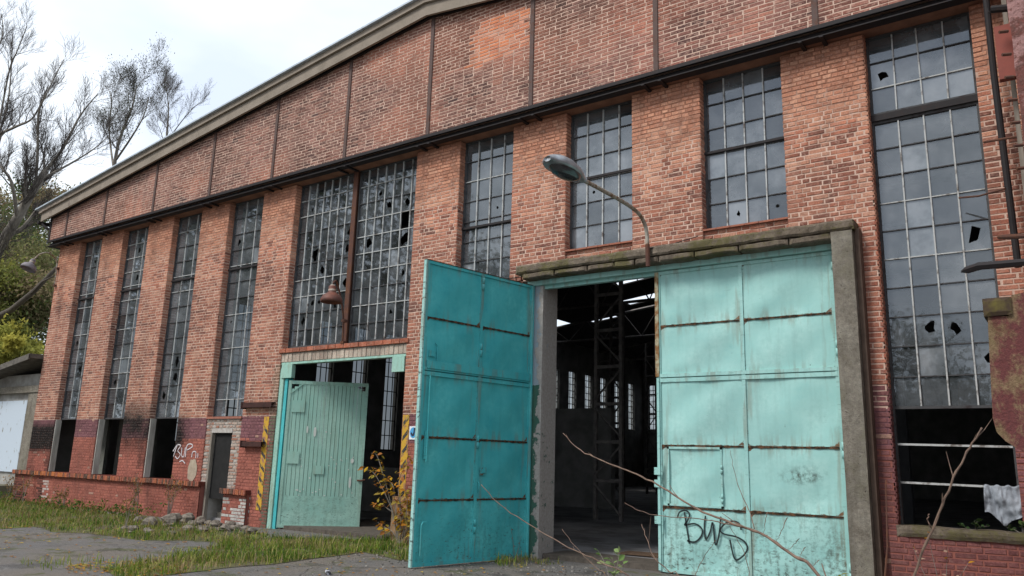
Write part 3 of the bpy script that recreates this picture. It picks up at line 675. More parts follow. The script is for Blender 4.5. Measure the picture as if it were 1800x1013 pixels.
rightleaf, PR = leaf('gate_leaf', M_OUT, (-2.84, .0, ZL), (-1, 0, 0), (0, -1, 0), 2.93, [ZL, .90, 1.88, 3.0, 3.89, 4.85], 1.45, seed=3, label='closed pale turquoise gate leaf of dented steel sheets', dirt_k=1.15, flake_k=.8, dent=.026)
for z in (4.55, 3.22, 1.72, .03): hinge(rightleaf, (-2.83, -.05, z), M_OUT, .034, .24)
# wicket door in its lower corner
mb = MB()
for (u0, u1, z0, z1) in ((1.84, 1.875, .92, 1.86), (2.745, 2.78, .92, 1.86), (1.84, 2.78, 1.825, 1.86), (1.84, 2.78, .92, .95)):
    mb.obox(PR(u0, .012, z0), Vector((-1, 0, 0))*(u1-u0), Vector((0, -.012, 0)), Vector((0, 0, z1-z0)), (.03, .1, .3))
mb.build('wicket_frame', M_OUT, rightleaf)
hinge(rightleaf, PR(1.85, .03, 1.45), M_OUT, .018, .13); hinge(rightleaf, PR(1.85, .03, 1.0), M_OUT, .018, .13)
mb = MB(); mb.box(-5.78, -5.735, -.05, .03, -.1, 3.0, (.05, .1, .3)); mb.build('closing_edge', M_OUT, rightleaf)
mb = MB(); mb.box(-5.80, -5.735, -.045, .03, 3.02, 4.84); mb.build('closing_edge', mat_steel('rust_streaked_pale_edge', (.36, .33, .22), (.26, .12, .035), .75), rightleaf)
for z in (1.40, .62, 1.2):
    mb = MB(); mb.box(-5.83, -5.72, -.075, -.02, z, z+.12, (.03, .2, .6)); mb.tube([(-5.70, -.05, z-.15), (-5.70, -.05, z+.2)], .013, 8, (.03, .2, .6)); mb.build('bolt', M_OUT, rightleaf)
# open leaf swung outwards
hx, hy = -8.33, -.10; tx, ty = -8.78, -2.65; ln = math.hypot(tx-hx, ty-hy); ul = ((tx-hx)/ln, (ty-hy)/ln, 0); nl = (-ul[1], ul[0], 0)
if nl[0] < 0: nl = (-nl[0], -nl[1], 0)
openleaf, PO = leaf('gate_leaf', M_IN, (hx, hy, ZL), ul, nl, ln, [ZL, .90, 1.90, 2.98, 3.88, 4.86], 1.30, seed=9, label='opened deep teal gate leaf swung out from the jamb', dirt_k=.3, flake_k=1.0, dent=.020)
for z in (4.55, 3.35, 1.75, .35): hinge(openleaf, PO(1.30, .03, z), M_IN, .026, .22)
mb = MB()
mb.obox(PO(.05, .02, 3.02), Vector(ul)*2.45, Vector(nl)*.03, Vector((0, 0, .13)), (.05, .1, .2)); mb.build('rail', M_IN, openleaf)
mb = MB(); mb.tube([PO(2.47, .06, .05), PO(2.47, .06, .52), PO(2.44, .06, .56), PO(2.38, .06, .56)], .014, 8, (.1, .1, .3)); mb.build('drop_bolt', M_IN, openleaf)
mb = MB(); mb.tube([PO(2.44, .06, 1.5), PO(2.44, .06, 2.9)], .012, 8, (.1, .1, .4)); mb.obox(PO(2.40, .02, 1.55), Vector(ul)*.07, Vector(nl)*.03, Vector((0, 0, .45)), (.04, .2, .6)); mb.build('bolt_rod', M_IN, openleaf)
mb = MB(); mb.obox(PO(2.35, .02, 3.22), Vector(ul)*.12, Vector(nl)*.04, Vector((0, 0, .10)), (.04, .2, .6)); mb.tube([PO(2.3, .04, 3.1), PO(2.3, .05, 3.4), PO(2.36, .05, 3.46)], .012, 6, (.1, .1, .3)); mb.build('latch', M_IN, openleaf)
mb = MB(); mb.obox(PO(1.08, .015, 1.30), Vector(ul)*.14, Vector(nl)*.02, Vector((0, 0, .13)), (.02, .2, .6)); mb.obox(PO(1.12, .03, 1.34), Vector(ul)*.05, Vector(nl)*.03, Vector((0, 0, .07)), (.1, .1, .2)); mb.build('lock_case', M_IN, openleaf)
mb = MB(); mb.tube([PO(1.25, .02, 1.02), PO(1.25, .05, 1.05), PO(1.25, .05, 1.16), PO(1.25, .02, 1.19)], .009, 6, (.1, .1, .3)); mb.build('handle', M_IN, openleaf)
mb = MB(); mb.obox(PO(ln, -.035, ZL), Vector(ul)*.03, Vector(nl)*.065, Vector((0, 0, 4.98)), (.03, .25, .8)); mb.build('closing_edge', M_OUT, openleaf)
mb = MB(); mb.obox(PO(.0, -.03, 4.855), Vector(ul)*(ln+.03), Vector(nl)*.06, Vector((0, 0, .012))); mb.build('mossy_top_edge', M_SEAM, openleaf)
mb = MB(); mb.tube([(hx, hy+.0, ZL), (hx, hy, 4.86)], .045, 10, (.05, .1, .3)); mb.build('hinge_post', M_IN, openleaf)
# black spray tag on the closed leaf, traced in leaf metres
def stroke(mb, pts, wd, place, n=6):
    P2 = []
    for i in range(len(pts)-1):
        p0, p1, p2, p3 = pts[max(i-1, 0)], pts[i], pts[i+1], pts[min(i+2, len(pts)-1)]
        for k in range(n):
            t = k/n; P2.append(tuple(.5*((2*p1[d])+(-p0[d]+p2[d])*t+(2*p0[d]-5*p1[d]+4*p2[d]-p3[d])*t*t+(-p0[d]+3*p1[d]-3*p2[d]+p3[d])*t**3) for d in (0, 1)))
    P2.append(pts[-1]); V = []; F = []
    for i, (a, b) in enumerate(P2):
        q = P2[min(i+1, len(P2)-1)]; p = P2[max(i-1, 0)]; d = Vector((q[0]-p[0], q[1]-p[1]))
        d = d.normalized() if d.length > 1e-9 else Vector((1, 0)); nn = Vector((-d.y, d.x))*wd*.5*(1+.2*vn(a*9, b*9))
        V += [place(a+nn.x, b+nn.y), place(a-nn.x, b-nn.y)]
    F = [(2*i, 2*i+1, 2*i+3, 2*i+2) for i in range(len(P2)-1)]; mb.add(V, F)
S = 1/2.716
BWS = [[(150, 705), (158, 765), (172, 848)], [(113, 735), (125, 707), (155, 697), (175, 712), (166, 742), (150, 765), (200, 755), (235, 775), (232, 808), (200, 838), (160, 835)],
       [(255, 715), (248, 770), (254, 822), (275, 790), (290, 745), (300, 842), (318, 800), (330, 715)],
       [(425, 768), (415, 740), (385, 732), (350, 745), (325, 775), (345, 792), (400, 800), (440, 820), (450, 850), (425, 885), (390, 897), (370, 815)]]
def px2leaf(p):   # pixel in the tag sketch -> metres on the leaf (X, Z)
    return (-5.56+(p[0]-80)*.003355, .88-(p[1]-690)*.00335)
mb = MB()
for s_ in BWS: stroke(mb, [px2leaf(p) for p in s_], .026, lambda x, z: (x, -.034, z))
mb.build('graffiti', simple('black_spray_paint', (.012, .02, .022), (.02, .03, .03), 8, .6), rightleaf)

# ------------------------------------------------------------------ second gate
mb = MB(); mb.box(-15.77, -15.62, .02, .16, GZ, 3.60, (.03, .2, .5)); mb.build('gate_post', M_G2, HALL)
mb = MB(); mb.box(-15.75, -11.64, .02, .14, 3.69, 3.738, (.08, .1, .1)); mb.build('gate_head_rail', M_G2, HALL)
for xa, xb in ((-15.70, -15.32), (-12.02, -11.66)):
    mb = MB(); mb.box(xa, xb, -.005, .10, 3.36, 3.685, (.06, .1, .15)); mb.build('head_box', M_G2, HALL)
mb = MB(); mb.box(-15.60, -15.50, .05, .20, GZ, 3.55, (.1, .1, .4)); mb.build('gate_post', M_IN, HALL)
g0 = Vector((-15.42, .03, -.10)); g1 = Vector((-14.06, 1.34, -.10)); gl = (g1-g0).length; gu = (g1-g0)/gl; gn = Vector((gu.y, -gu.x, 0)); UZ = Vector((0, 0, 1)); gh = 3.40
GP = lambda u, n, z: g0+gu*u+gn*n+UZ*(z-g0.z)
mb = MB()
for (u0, u1, z0, z1) in ((0, .07, -.10, 3.30), (gl-.07, gl, -.10, 3.30), (.07, gl-.07, 3.22, 3.30), (.07, gl-.07, -.10, -.03)): mb.obox(GP(u0, -.03, z0), gu*(u1-u0), gn*.05, UZ*(z1-z0), (.05, .15, .3))
g2leaf = mb.build('gate_leaf', M_G2, HALL); g2leaf['label'] = 'faded green plank gate leaf standing half open inwards'
npl = 19; r = random.Random(3)
for k in range(npl):
    u0 = .05+(gl-.10)*k/npl; u1 = .05+(gl-.10)*(k+1)/npl-.009; sh = [.0, .05, .1][k % 3]*.2
    cut = .32 if k == 0 else .16 if k == 1 else 0
    if k == npl-1: cut = .32
    if k == npl-2: cut = .16
    mb = MB(); mb.obox(GP(u0, -.01, .62), gu*(u1-u0), gn*(.018+r.uniform(-.003, .003)), UZ*(2.60-cut*.35), (.10+.1*r.random(), .03+.08*r.random(), .02)); mb.build('plank', M_G2, g2leaf)
for sgn, ua in ((1, .05), (-1, gl-.05)):
    mb = MB(); mb.obox(GP(ua, .012, 2.97), gu*(.30*sgn)+UZ*.25, gn*.012, UZ*.035, (.05, .1, .3)); mb.build('corner_brace', M_G2, g2leaf)
mb = MB(); nx, nz = 30, 14; V = []; C = []
for j in range(nz+1):
    for i in range(nx+1):
        u = .05+(gl-.10)*i/nx; z = -.04+.66*j/nz; V.append(GP(u, .012+.006*vn(u, z, 4, 6), z)); C.append((.2, .25, 1.6))
mb.add(V, [(j*(nx+1)+i, j*(nx+1)+i+1, (j+1)*(nx+1)+i+1, (j+1)*(nx+1)+i) for j in range(nz) for i in range(nx)]); mb.c = C; mb.build('kick_panel', M_G2, g2leaf)
for (u, z, a, b) in ((.12, 2.55, .30, .28), (.10, 1.35, .28, .28), (.72, 1.12, .26, .20)):
    mb = MB(); mb.obox(GP(u, .02, z), gu*a, gn*.010, UZ*b, (.03, .05, .1)); pt = mb.build('patch_plate', M_G2, g2leaf)
mb = MB()
for k in range(34):
    u = r.uniform(.3, gl-.2); z = r.choice([1.45, 1.5, 1.3, .75, .7, .8, 2.1, 1.0])+r.uniform(-.08, .08); w_ = r.uniform(.006, .022); h_ = r.uniform(.008, .03)
    mb.add([GP(u+w_*math.cos(a)*r.uniform(.6, 1.1), .0225, z+h_*math.sin(a)*r.uniform(.6, 1.1)) for a in [k2*math.pi/4 for k2 in range(8)]], [tuple(range(8))])
for (u, z, w_, h_) in ((.52, 2.15, .02, .09), (.70, 2.10, .035, .12), (1.62, 1.45, .04, .06), (1.60, .95, .03, .14)):
    mb.add([GP(u+w_*math.cos(a), .0225, z+h_*math.sin(a)) for a in [k2*math.pi/4 for k2 in range(8)]], [tuple(range(8))])
tag(mb.build('paint_splash', simple('white_splash', (.62, .64, .60), (.5, .52, .48), 9), g2leaf), kind='stuff')
mb = MB(); mb.tube([GP(gl-.12, .03, 1.0), GP(gl-.02, .06, 1.0), GP(gl+.06, .06, 1.02)], .02, 8); mb.build('handle', M_RUST, g2leaf)
# door stops: rusty channels on the brickwork beside the gate
for (xa, xb, z) in ((-16.92, -15.80, 2.72), (-16.80, -16.05, 1.78)):
    mb = MB(); mb.box(xa, xb, -.14, -.125, z-.06, z+.06); mb.box(xa, xb, -.125, -.005, z-.06, z-.048); mb.box(xa, xb, -.125, -.005, z+.048, z+.06); mb.box(xa-.03, xa, -.16, -.005, z-.09, z+.075)
    mb.build('door_stop', mat_steel('dark_red_rust', (.055, .022, .018), (.03, .015, .012), .5, .9), HALL)
# yellow and black warning bands on both sides of the gate
M_YEL = simple('worn_yellow_paint', (.52, .30, .035), (.30, .155, .09), 8, .85, .3, lo=.52, hi=.60); M_BLK = simple('worn_black_paint', (.05, .046, .046), (.36, .24, .07), 9, .85, .3, lo=.54, hi=.60); M_MOSSG = simple('algae_stained_brick', (.15, .145, .095), (.22, .15, .11), 7, .95)
def hazard(x0, x1, z0, z1, y, sgn):
    mb = MB(); n = 22
    for k in range(n):
        za, zb = z0+(z1-z0)*k/n, z0+(z1-z0)*(k+1)/n; q = .012*vn(k, x0, 1, .9); q2 = .02*vn(k, x0, 7, .9)
        mb.add([(x0+q, y, za), (x1+q2, y, za), (x1+q2, y, zb), (x0+q, y, zb)], [(0, 1, 2, 3)])
    band = mb.build('warning_band', M_YEL, HALL)
    z = z0+.1; k = 0
    while z < z1-.2:
        mb = MB(); d = .14*sgn; b0, b1 = (z, z+d) if sgn > 0 else (z-d, z)
        mb.add([(x0+.02, y-.004, z), (x1-.02, y-.004, z+d), (x1-.02, y-.004, z+d+.10), (x0+.02, y-.004, z+.09)], [(0, 1, 2, 3)]); mb.build('stripe', M_BLK, band); z += .30
hazard(-16.18, -15.98, .25, 2.44, -.0125, -1); hazard(-11.60, -11.42, .30, 2.44, -.0125, 1)
mb = MB(); rough_box(mb, -11.66, -11.05, -.16, .1, GZ-.05, .78, 12, 12, .022, 77); mb.build('buttress', simple('crumbled_render', (.33, .17, .085), (.22, .17, .10), 4, .95, .5), HALL)
# white graffiti and plaster patches on the red wall
WG = [[(30, 355), (40, 318), (50, 285), (22, 325)], [(50, 285), (76, 290), (58, 320), (80, 342), (62, 366), (44, 352)], [(86, 302), (90, 345), (106, 352), (112, 300)], [(118, 355), (122, 290), (150, 280), (162, 294), (126, 315)], [(164, 355), (168, 326), (190, 325), (194, 360)], [(206, 332), (208, 356)], [(80, 384), (100, 376), (122, 392)]]
mb = MB()
for s_ in WG: stroke(mb, [(-20.02+(p[0])*.0062, 1.80-(p[1]-270)*.0045) for p in s_], .027, lambda x, z: (x, -.014, z))
mb.build('graffiti', simple('white_spray_paint', (.66, .62, .64), (.5, .45, .46), 8, .7), HALL)
def blob(name, mat, cx, cz, rx, rz, y, seed, parent=HALL):
    mb = MB(); n = 18; V = [(cx, y-.006, cz)]
    for k in range(n):
        a = 2*math.pi*k/n; q = 1+.28*vn(math.cos(a)+seed, math.sin(a), seed, 1.6); V.append((cx+rx*q*math.cos(a), y, cz+rz*q*math.sin(a)))
    mb.add(V, [(0, 1+k, 1+(k+1) % n) for k in range(n)]); return mb.build(name, mat, parent)
M_WPL = simple('whitewash_patch', (.46, .44, .41), (.34, .30, .27), 9, .95)
blob('plaster_patch', simple('buff_plaster', (.40, .33, .25), (.30, .24, .18), 7, .95), -18.92, 1.08, .20, .30, -.016, 5)
mb = MB(); mb.box(-18.26, -17.41, -.0, .06, 2.05, 2.16); mb.build('door_lintel', M_WPL, HALL)
mb = MB(); mb.box(-18.27, -18.20, -.02, .07, GZ, 2.05); mb.build('door_frame', M_WOOD, HALL)
mb = MB(); mb.box(-18.52, -17.06, -.03, .22, 2.40, 2.455); mb.build('sill', simple('red_tile_sill', (.36, .14, .09), (.27, .11, .08), 8), HALL)
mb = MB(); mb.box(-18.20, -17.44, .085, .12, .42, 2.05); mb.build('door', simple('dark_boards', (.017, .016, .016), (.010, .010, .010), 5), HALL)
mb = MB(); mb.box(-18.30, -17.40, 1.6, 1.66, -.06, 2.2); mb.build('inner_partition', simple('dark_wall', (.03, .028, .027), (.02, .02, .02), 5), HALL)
for k in range(3):
    mb = MB(); mb.box(-18.2, -17.45, .35+.3*k, .65+.3*k, -.1, .08+.16*k); mb.build('step', M_CONC, HALL)
# small blue and white mandatory signs
def sign(x0, z0, lab):
    e_ = empty('safety_sign', (x0+.11, -.02, z0)); tag(e_, lab, 'sign', 'safety signs')
    mb = MB(); mb.box(x0, x0+.22, -.026, -.012, z0, z0+.27); mb.build('plate', simple('sign_white', (.74, .76, .78), (.66, .68, .7), 5, .5), e_)
    mb = MB(); n = 24; cx, cz = x0+.11, z0+.14; mb.add([(cx+.092*math.cos(2*math.pi*k/n), -.029, cz+.11*math.sin(2*math.pi*k/n)) for k in range(n)], [tuple(range(n))]); mb.build('blue_disc', simple('sign_blue', (.06, .30, .58), (.09, .34, .6), 5, .5), e_)
    mb = MB(); stroke(mb, [(cx-.055, cz+.0), (cx-.02, cz-.05), (cx+.02, cz-.03), (cx+.035, cz+.07)], .042, lambda x, z: (x, -.032, z)); mb.add([(cx+.04+.03*math.cos(k), -.0315, cz+.07+.035*math.sin(k)) for k in range(6)], [tuple(range(6))]); mb.build('pictogram', simple('sign_dark', (.02, .03, .06), (.03, .04, .07), 5, .5), e_)
sign(-11.385, 1.93, 'white safety sign with blue disc on the red pier beside the teal gate leaf')
sign(-11.135, 1.94, 'second white safety sign, mostly hidden behind the opened teal gate leaf')

# ------------------------------------------------------------------ inside of the hall
M_INW = simple('inner_wall_plaster', (.26, .25, .235), (.15, .145, .135), 1.4, .95, .3)
def wall_with_openings(name, place, u0, u1, z1, ops, zo0, zo1, thick):
    mb = MB()
    def bx(a, b, za, zb): mb.obox(place(a, 0, za), Vector(place(b, 0, za))-Vector(place(a, 0, za)), Vector(place(a, thick, za))-Vector(place(a, 0, za)), (0, 0, zb-za))
    bx(u0, u1, -.5, zo0); bx(u0, u1, zo1, z1); c = u0
    for a, b in ops: bx(c, a, zo0, zo1); c = b
    bx(c, u1, zo0, zo1); return mb.build(name, M_INW, HALL)
t_ = MT('dirty_rear_glass'); tr = t_.n('ShaderNodeBsdfTransparent'); tr.inputs[0].default_value = (.42, .45, .47, 1); df = t_.n('ShaderNodeBsdfTranslucent'); df.inputs[0].default_value = (.28, .29, .28, 1)
mxs = t_.n('ShaderNodeMixShader'); t_.l(t_.ramp(t_.noise(1.6, 5, .6), .4, .6, (.15,)*3, (.7,)*3), mxs.inputs[0]); t_.l(tr.outputs[0], mxs.inputs[1]); t_.l(df.outputs[0], mxs.inputs[2]); t_.l(mxs.outputs[0], t_.out.inputs[0]); M_RGL = t_.mat
t_ = MT('grimy_side_glass'); tr = t_.n('ShaderNodeBsdfTransparent'); tr.inputs[0].default_value = (.16, .17, .175, 1); t_.l(tr.outputs[0], t_.out.inputs[0]); M_RGL2 = t_.mat
lw = [(Y, Y+1.0) for Y in [2.9+2.2*k for k in range(19)]]
wall_with_openings('side_wall', lambda u, n, z: (-28.05-n, u, z), .6, 22.0, 9.6, lw[:9], 1.9, 7.7, .35)
wall_with_openings('side_wall', lambda u, n, z: (-28.05-n, u, z), 22.0, 45.4, 9.6, lw[9:], 4.15, 7.7, .35)
bw = [(x, x+1.45) for x in [-27.6+2.72*k for k in range(4)]]
wall_with_openings('rear_wall', lambda u, n, z: (u, 45.0+n, z), -28.05, 6.4, 9.6, bw, 4.25, 7.75, .35)
mb = MB(); mb.box(6.05, 6.4, .6, 45, -.5, 9.6); mb.build('side_wall', M_INW, HALL)
P = [(XL, 9.6), (XR, 9.6), (RIDGE, roof_z(RIDGE)+.2)]; mb = MB(); mb.add([(x, 45.1, z) for x, z in P]+[(x, 45.3, z) for x, z in P], [(0, 1, 2), (5, 4, 3)]); mb.build('rear_gable', M_INW, HALL)
def rear_window(place, u0, u1, z0, z1, nc):
    mb = MB(); o = Vector(place(u0, 0, z0)); ux = (Vector(place(u1, 0, z0))-o); d = Vector(place(u0, .04, z0))-o
    for a, b, za, zb in ((0, .04, z0, z1), (1-.04, 1, z0, z1), (0, 1, z0, z0+.05), (0, 1, z1-.05, z1)): mb.obox(o+ux*a+UZ*(za-z0), ux*(b-a), d, UZ*(zb-za))
    for k in range(1, nc): mb.obox(o+ux*(k/nc-.014), ux*.028, d, UZ*(z1-z0))
    nr = 8
    for k in range(1, nr): mb.obox(o+UZ*((z1-z0)*k/nr-.02), ux, d, UZ*.04)
    f_ = mb.build('rear_window', M_DARK, HALL); mb = MB(); q = d*.5; mb.add([o+q, o+ux+q, o+ux+UZ*(z1-z0)+q, o+UZ*(z1-z0)+q], [(0, 1, 2, 3)]); mb.build('pane', M_RGL2 if z0 < 3 else M_RGL, f_)
for a, b in lw: rear_window(lambda u, n, z: (-28.15-n, u, z), a, b, 1.9 if a < 22 else 4.15, 7.7, 3)
for a, b in bw: rear_window(lambda u, n, z: (u, 45.15+n, z), a, b, 4.25, 7.75, 4)
M_INS = simple('sooty_inner_steel', (.20, .18, .165), (.11, .10, .095), 6, .9)
def lattice(x, y, h, w_=.62, d_=.9):
    mb = MB()
    for dx in (-w_/2, w_/2):
        mb.box(x+dx-.05, x+dx+.05, y-.06, y+.06, -.06, h)
    root = mb.build('lattice_column', M_INS, HALL); k = 0; z = .1
    while z < h-1.1:
        s_ = 1 if k % 2 else -1
        mb = MB(); mb.tube([(x-s_*w_/2, y-.07, z), (x+s_*w_/2, y-.07, z+.85)], .035, 4); mb.build('brace', M_INS, root)
        mb = MB(); mb.box(x-w_/2, x+w_/2, y-.08, y-.04, z+.92, z+1.02); mb.build('brace', M_INS, root); z += 1.12; k += 1
lattice(-11.5, 8.8, 8.6, .85); lattice(-16.6, 19.0, 8.6); lattice(-11.2, 28.0, 8.6); lattice(-20.2, 30, 8.6); lattice(-16.6, 9, 8.6)
for yy in (8.8, 19, 28, 37):
    mb = MB(); mb.tube([(-28, yy, 8.7), (6, yy, 8.7)], .07, 4); mb.tube([(-28, yy, 9.3), (RIDGE, yy, 11.3), (6, yy, 9.3)], .08, 4)
    for k in range(14): xk = -27+2.4*k; mb.tube([(xk, yy, 8.7), (xk+1.2, yy, min(roof_z(xk+1.2)-.15, 11.2)), (xk+2.4, yy, 8.7)], .035, 4)
    mb.build('roof_truss', M_INS, HALL)
mb = MB(); mb.tube([(-13.2, 6.0, 6.3), (-9.5, 6.4, 7.1)], .025, 6); mb.tube([(-13.2, 6.0, 6.3), (-12.4, 6.1, 4.6)], .02, 6); mb.build('loose_pipe', M_INS, HALL)
mb = MB(); mb.box(-19.0, -14.2, 14.0, 14.3, -.06, 3.6); mb.build('inner_partition', M_INW, HALL)
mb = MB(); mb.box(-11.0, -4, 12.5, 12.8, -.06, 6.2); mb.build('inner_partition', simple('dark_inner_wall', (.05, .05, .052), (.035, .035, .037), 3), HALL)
mb = MB(); mb.box(-20.5, -12.3, 5.8, 6.0, -.06, 1.25); mb.build('inner_partition', M_INW, HALL)

# ------------------------------------------------------------------ measured points: pixel of the survey photo -> world
def rayd(px, py): return Fw*FPX+Rt*(px-900)-Up*(py-506.5)
def at(px, py, Y): d = rayd(px, py); return CAM+d*((Y-CAM.y)/d.y)
def atz(px, py, z=GZ): d = rayd(px, py); return CAM+d*((z-CAM.z)/d.z)
def atd(px, py, dist): return CAM+rayd(px, py).normalized()*dist

# ------------------------------------------------------------------ lean-to shed at the left corner
SH = empty('lean_to_shed', (-30.2, .4, GZ)); tag(SH, 'low grey plastered lean-to shed with a dark sloping roof beside the hall corner', 'shed')
mb = MB(); mb.box(-34.5, -28.55, .30, 4.0, GZ, 4.02); mb.build('wall', M_PLAST, SH)
mb = MB(); mb.box(-29.12, -28.45, .16, .302, GZ, 3.36); mb.build('pilaster', M_CONC, SH)
mb = MB(); mb.box(-34.5, -28.40, .12, .302, 3.37, 3.60); mb.build('ledge', M_CONC, SH)
mb = MB(); mb.box(-32.4, -29.30, .23, .302, .72, 3.12); mb.build('panel', simple('flaking_pale_blue_paint', (.50, .57, .64), (.26, .26, .25), 5.5, .9, .3, (1, 1, .6), lo=.60, hi=.66), SH)
mb = MB(); mb.obox((-35, -.45, 3.50), (6.9, 0, .95), (0, 4.6, 0), (0, 0, .14)); mb.obox((-35, -.47, 3.44), (6.9, 0, .95), (0, .04, 0), (0, 0, .16), (.6, .6, .6)); mb.build('roof', simple('tarred_boards', (.075, .068, .06), (.15, .135, .115), 6, .95), SH)
mb = MB(); mb.box(-31.5, -28.9, -.75, .2, GZ, .30); mb.build('ramp', simple('mossy_kerb', (.12, .12, .07), (.17, .15, .11), 3, .95), SH)

# ------------------------------------------------------------------ annex on the right
AX = empty('plastered_annex', (1.5, -2.0, GZ)); tag(AX, 'crumbling pink plastered annex wall with rusty fittings at the right end', 'annex')
t_ = MT('pink_flaking_plaster'); nA = t_.noise(4, 6, .7); nB = t_.noise(22, 5, .7); x = t_.xyz()
M_PINK = t_.finish(t_.mix(t_.ramp(nA, .46, .54), t_.ramp(nB, .3, .7, (.36, .20, .185), (.27, .15, .14)), t_.ramp(nB, .3, .7, (.17, .055, .045), (.11, .06, .05))), .95, t_.math('ADD', nA, nB), .9, .03)
p = at(1770, 0, -3.0); ex = p.x
mb = MB(); rough_box(mb, ex, 1.4, -3.0, -.2, 3.0, 9.0, 20, 40, .022, 51); mb.build('wall', M_PINK, AX)
mb = MB(); rough_box(mb, ex+.02, 1.4, -2.98, -.2, GZ, 3.02, 8, 20, .01, 52); mb.build('wall', M_PINK, AX)
M_REDC = None
t_ = MT('worn_red_concrete'); nA = t_.noise(5, 6, .75, (1, 1, .6)); nB = t_.noise(30, 5, .7); nC = t_.noise(2.0, 4, .6); x = t_.xyz()
cA = t_.ramp(nB, .3, .7, (.15, .045, .042), (.085, .03, .03)); cA = t_.mix(t_.ramp(nA, .47, .58), cA, t_.ramp(nB, .35, .65, (.24, .165, .095), (.13, .08, .045)))
cA = t_.mix(t_.math('MULTIPLY', t_.ramp(nC, .56, .68), .5), cA, (.10, .085, .03)); M_REDC = t_.finish(cA, .95, t_.math('ADD', nA, nB), .8, .02)
out_px = [(1736, 556), (1740, 640), (1745, 735), (1752, 760), (1768, 776), (1790, 790), (1830, 808), (1880, 812), (1880, 510), (1800, 514), (1778, 519), (1772, 556)]
V0 = [at(a, b, -3.4) for a, b in out_px]; n = len(V0); mb = MB()
mb.add(V0+[Vector((v.x, -2.2, v.z)) for v in V0], [tuple(range(n))[::-1], tuple(range(n, 2*n))]+[(i, (i+1) % n, n+(i+1) % n, n+i) for i in range(n)]); mb.build('concrete_corbel', M_REDC, AX)
a_, b_ = at(1730, 557, -3.42), at(1776, 522, -3.42); mb = MB(); rough_box(mb, a_.x, b_.x, -3.44, -2.4, a_.z, b_.z, 5, 5, .012, 63); mb.build('beam_end', simple('mossy_timber', (.055, .036, .024), (.12, .10, .025), 6, .95, .6, lo=.5, hi=.72), AX)
a_, b_ = at(1757, 140, -2.3), at(1778, 40, -2.3); mb = MB(); mb.box(a_.x, b_.x+.1, -2.3, -2.2, a_.z, b_.z); mb.build('red_plate', simple('red_plate', (.26, .06, .04), (.20, .05, .035), 5, .6), AX)
a_, b_ = at(1748, 380, -2.0), at(1757, -20, -2.0); mb = MB(); mb.box(b_.x, b_.x+.05, -2.0, -1.9, a_.z, b_.z); mb.build('edge_strip', M_WOOD, AX)
mb = MB(); mb.tube([at(1733, -5, -.3), at(1747, 130, -.3), at(1790, 470, -.3)], .045, 10); mb.build('dark_gap_tube', M_DARK, AX)  # dark tube added to stand for the shaded gap beside the annex
def bar(pxs, rad, Ys, nm='bar', mat=None):
    mb = MB(); mb.tube([at(a, b, Y) for (a, b), Y in zip(pxs, Ys)], rad, 8); return mb.build(nm, mat or M_RUST, AX)
bar([(1742, 17), (1775, 14)], .045, (-2.6, -2.6), 'lamp_holder', M_DARK); bar([(1736, 14), (1738, 22), (1746, 22)], .010, (-2.6,)*3, 'hook', M_DARK)
bar([(1730, 250), (1790, 240)], .016, (-.9, -1.6)); bar([(1686, 348), (1720, 345), (1767, 332)], .013, (-.2, -.4, -.8)); bar([(1757, 417), (1805, 415)], .028, (-1.8, -2.4))
mb = MB(); a_ = at(1690, 478, -2.6); b_ = at(1722, 468, -2.7); c_ = at(1815, 460, -2.9)
mb.tube([a_, a_.lerp(b_, .3), b_, c_], [.012, .04, .045, .04], 6); mb.build('flat_bar', M_DARK, AX)
for k in range(7):
    q = at(1766+5.2*k, 55+40*k, -3.0); mb = MB(); mb.tube([q+Vector((.03, .02, 0)), q+Vector((-.05, -.03, -.01))], .018, 6); mb.build('stud_bolt', M_RUST, AX)

# ------------------------------------------------------------------ lamps
def bend(P, n=5):
    P = [Vector(p) for p in P]; O = []
    for i in range(len(P)-1):
        p0, p1, p2, p3 = P[max(i-1, 0)], P[i], P[i+1], P[min(i+2, len(P)-1)]
        for k in range(n):
            t = k/n; O.append(.5*((2*p1)+(p2-p0)*t+(2*p0-5*p1+4*p2-p3)*t*t+(3*p1-p0-3*p2+p3)*t**3))
    return O+[P[-1]]
SL = empty('street_lamp', (-5.72, -.4, 4.88)); tag(SL, 'long-armed street lamp with oval head reaching out over the gate', 'street lamp')
M_PIPE = mat_steel('rusting_grey_pipe', (.36, .34, .29), (.24, .12, .06), .62, .7)
mb = MB(); mb.tube([(-5.74, -.42, 4.86), (-5.75, -.42, 5.25)], .040, 10); mb.build('rusty_foot', M_RUST, SL)
mb = MB(); mb.tube(bend([(-5.75, -.42, 5.22), (-5.75, -.44, 5.45), (-5.75, -.55, 5.62), (-5.75, -.80, 5.73), (-5.75, -1.3, 5.76), (-5.75, -2.0, 5.75), (-5.75, -2.62, 5.73)]), .033, 10); mb.build('arm', M_PIPE, SL, True)
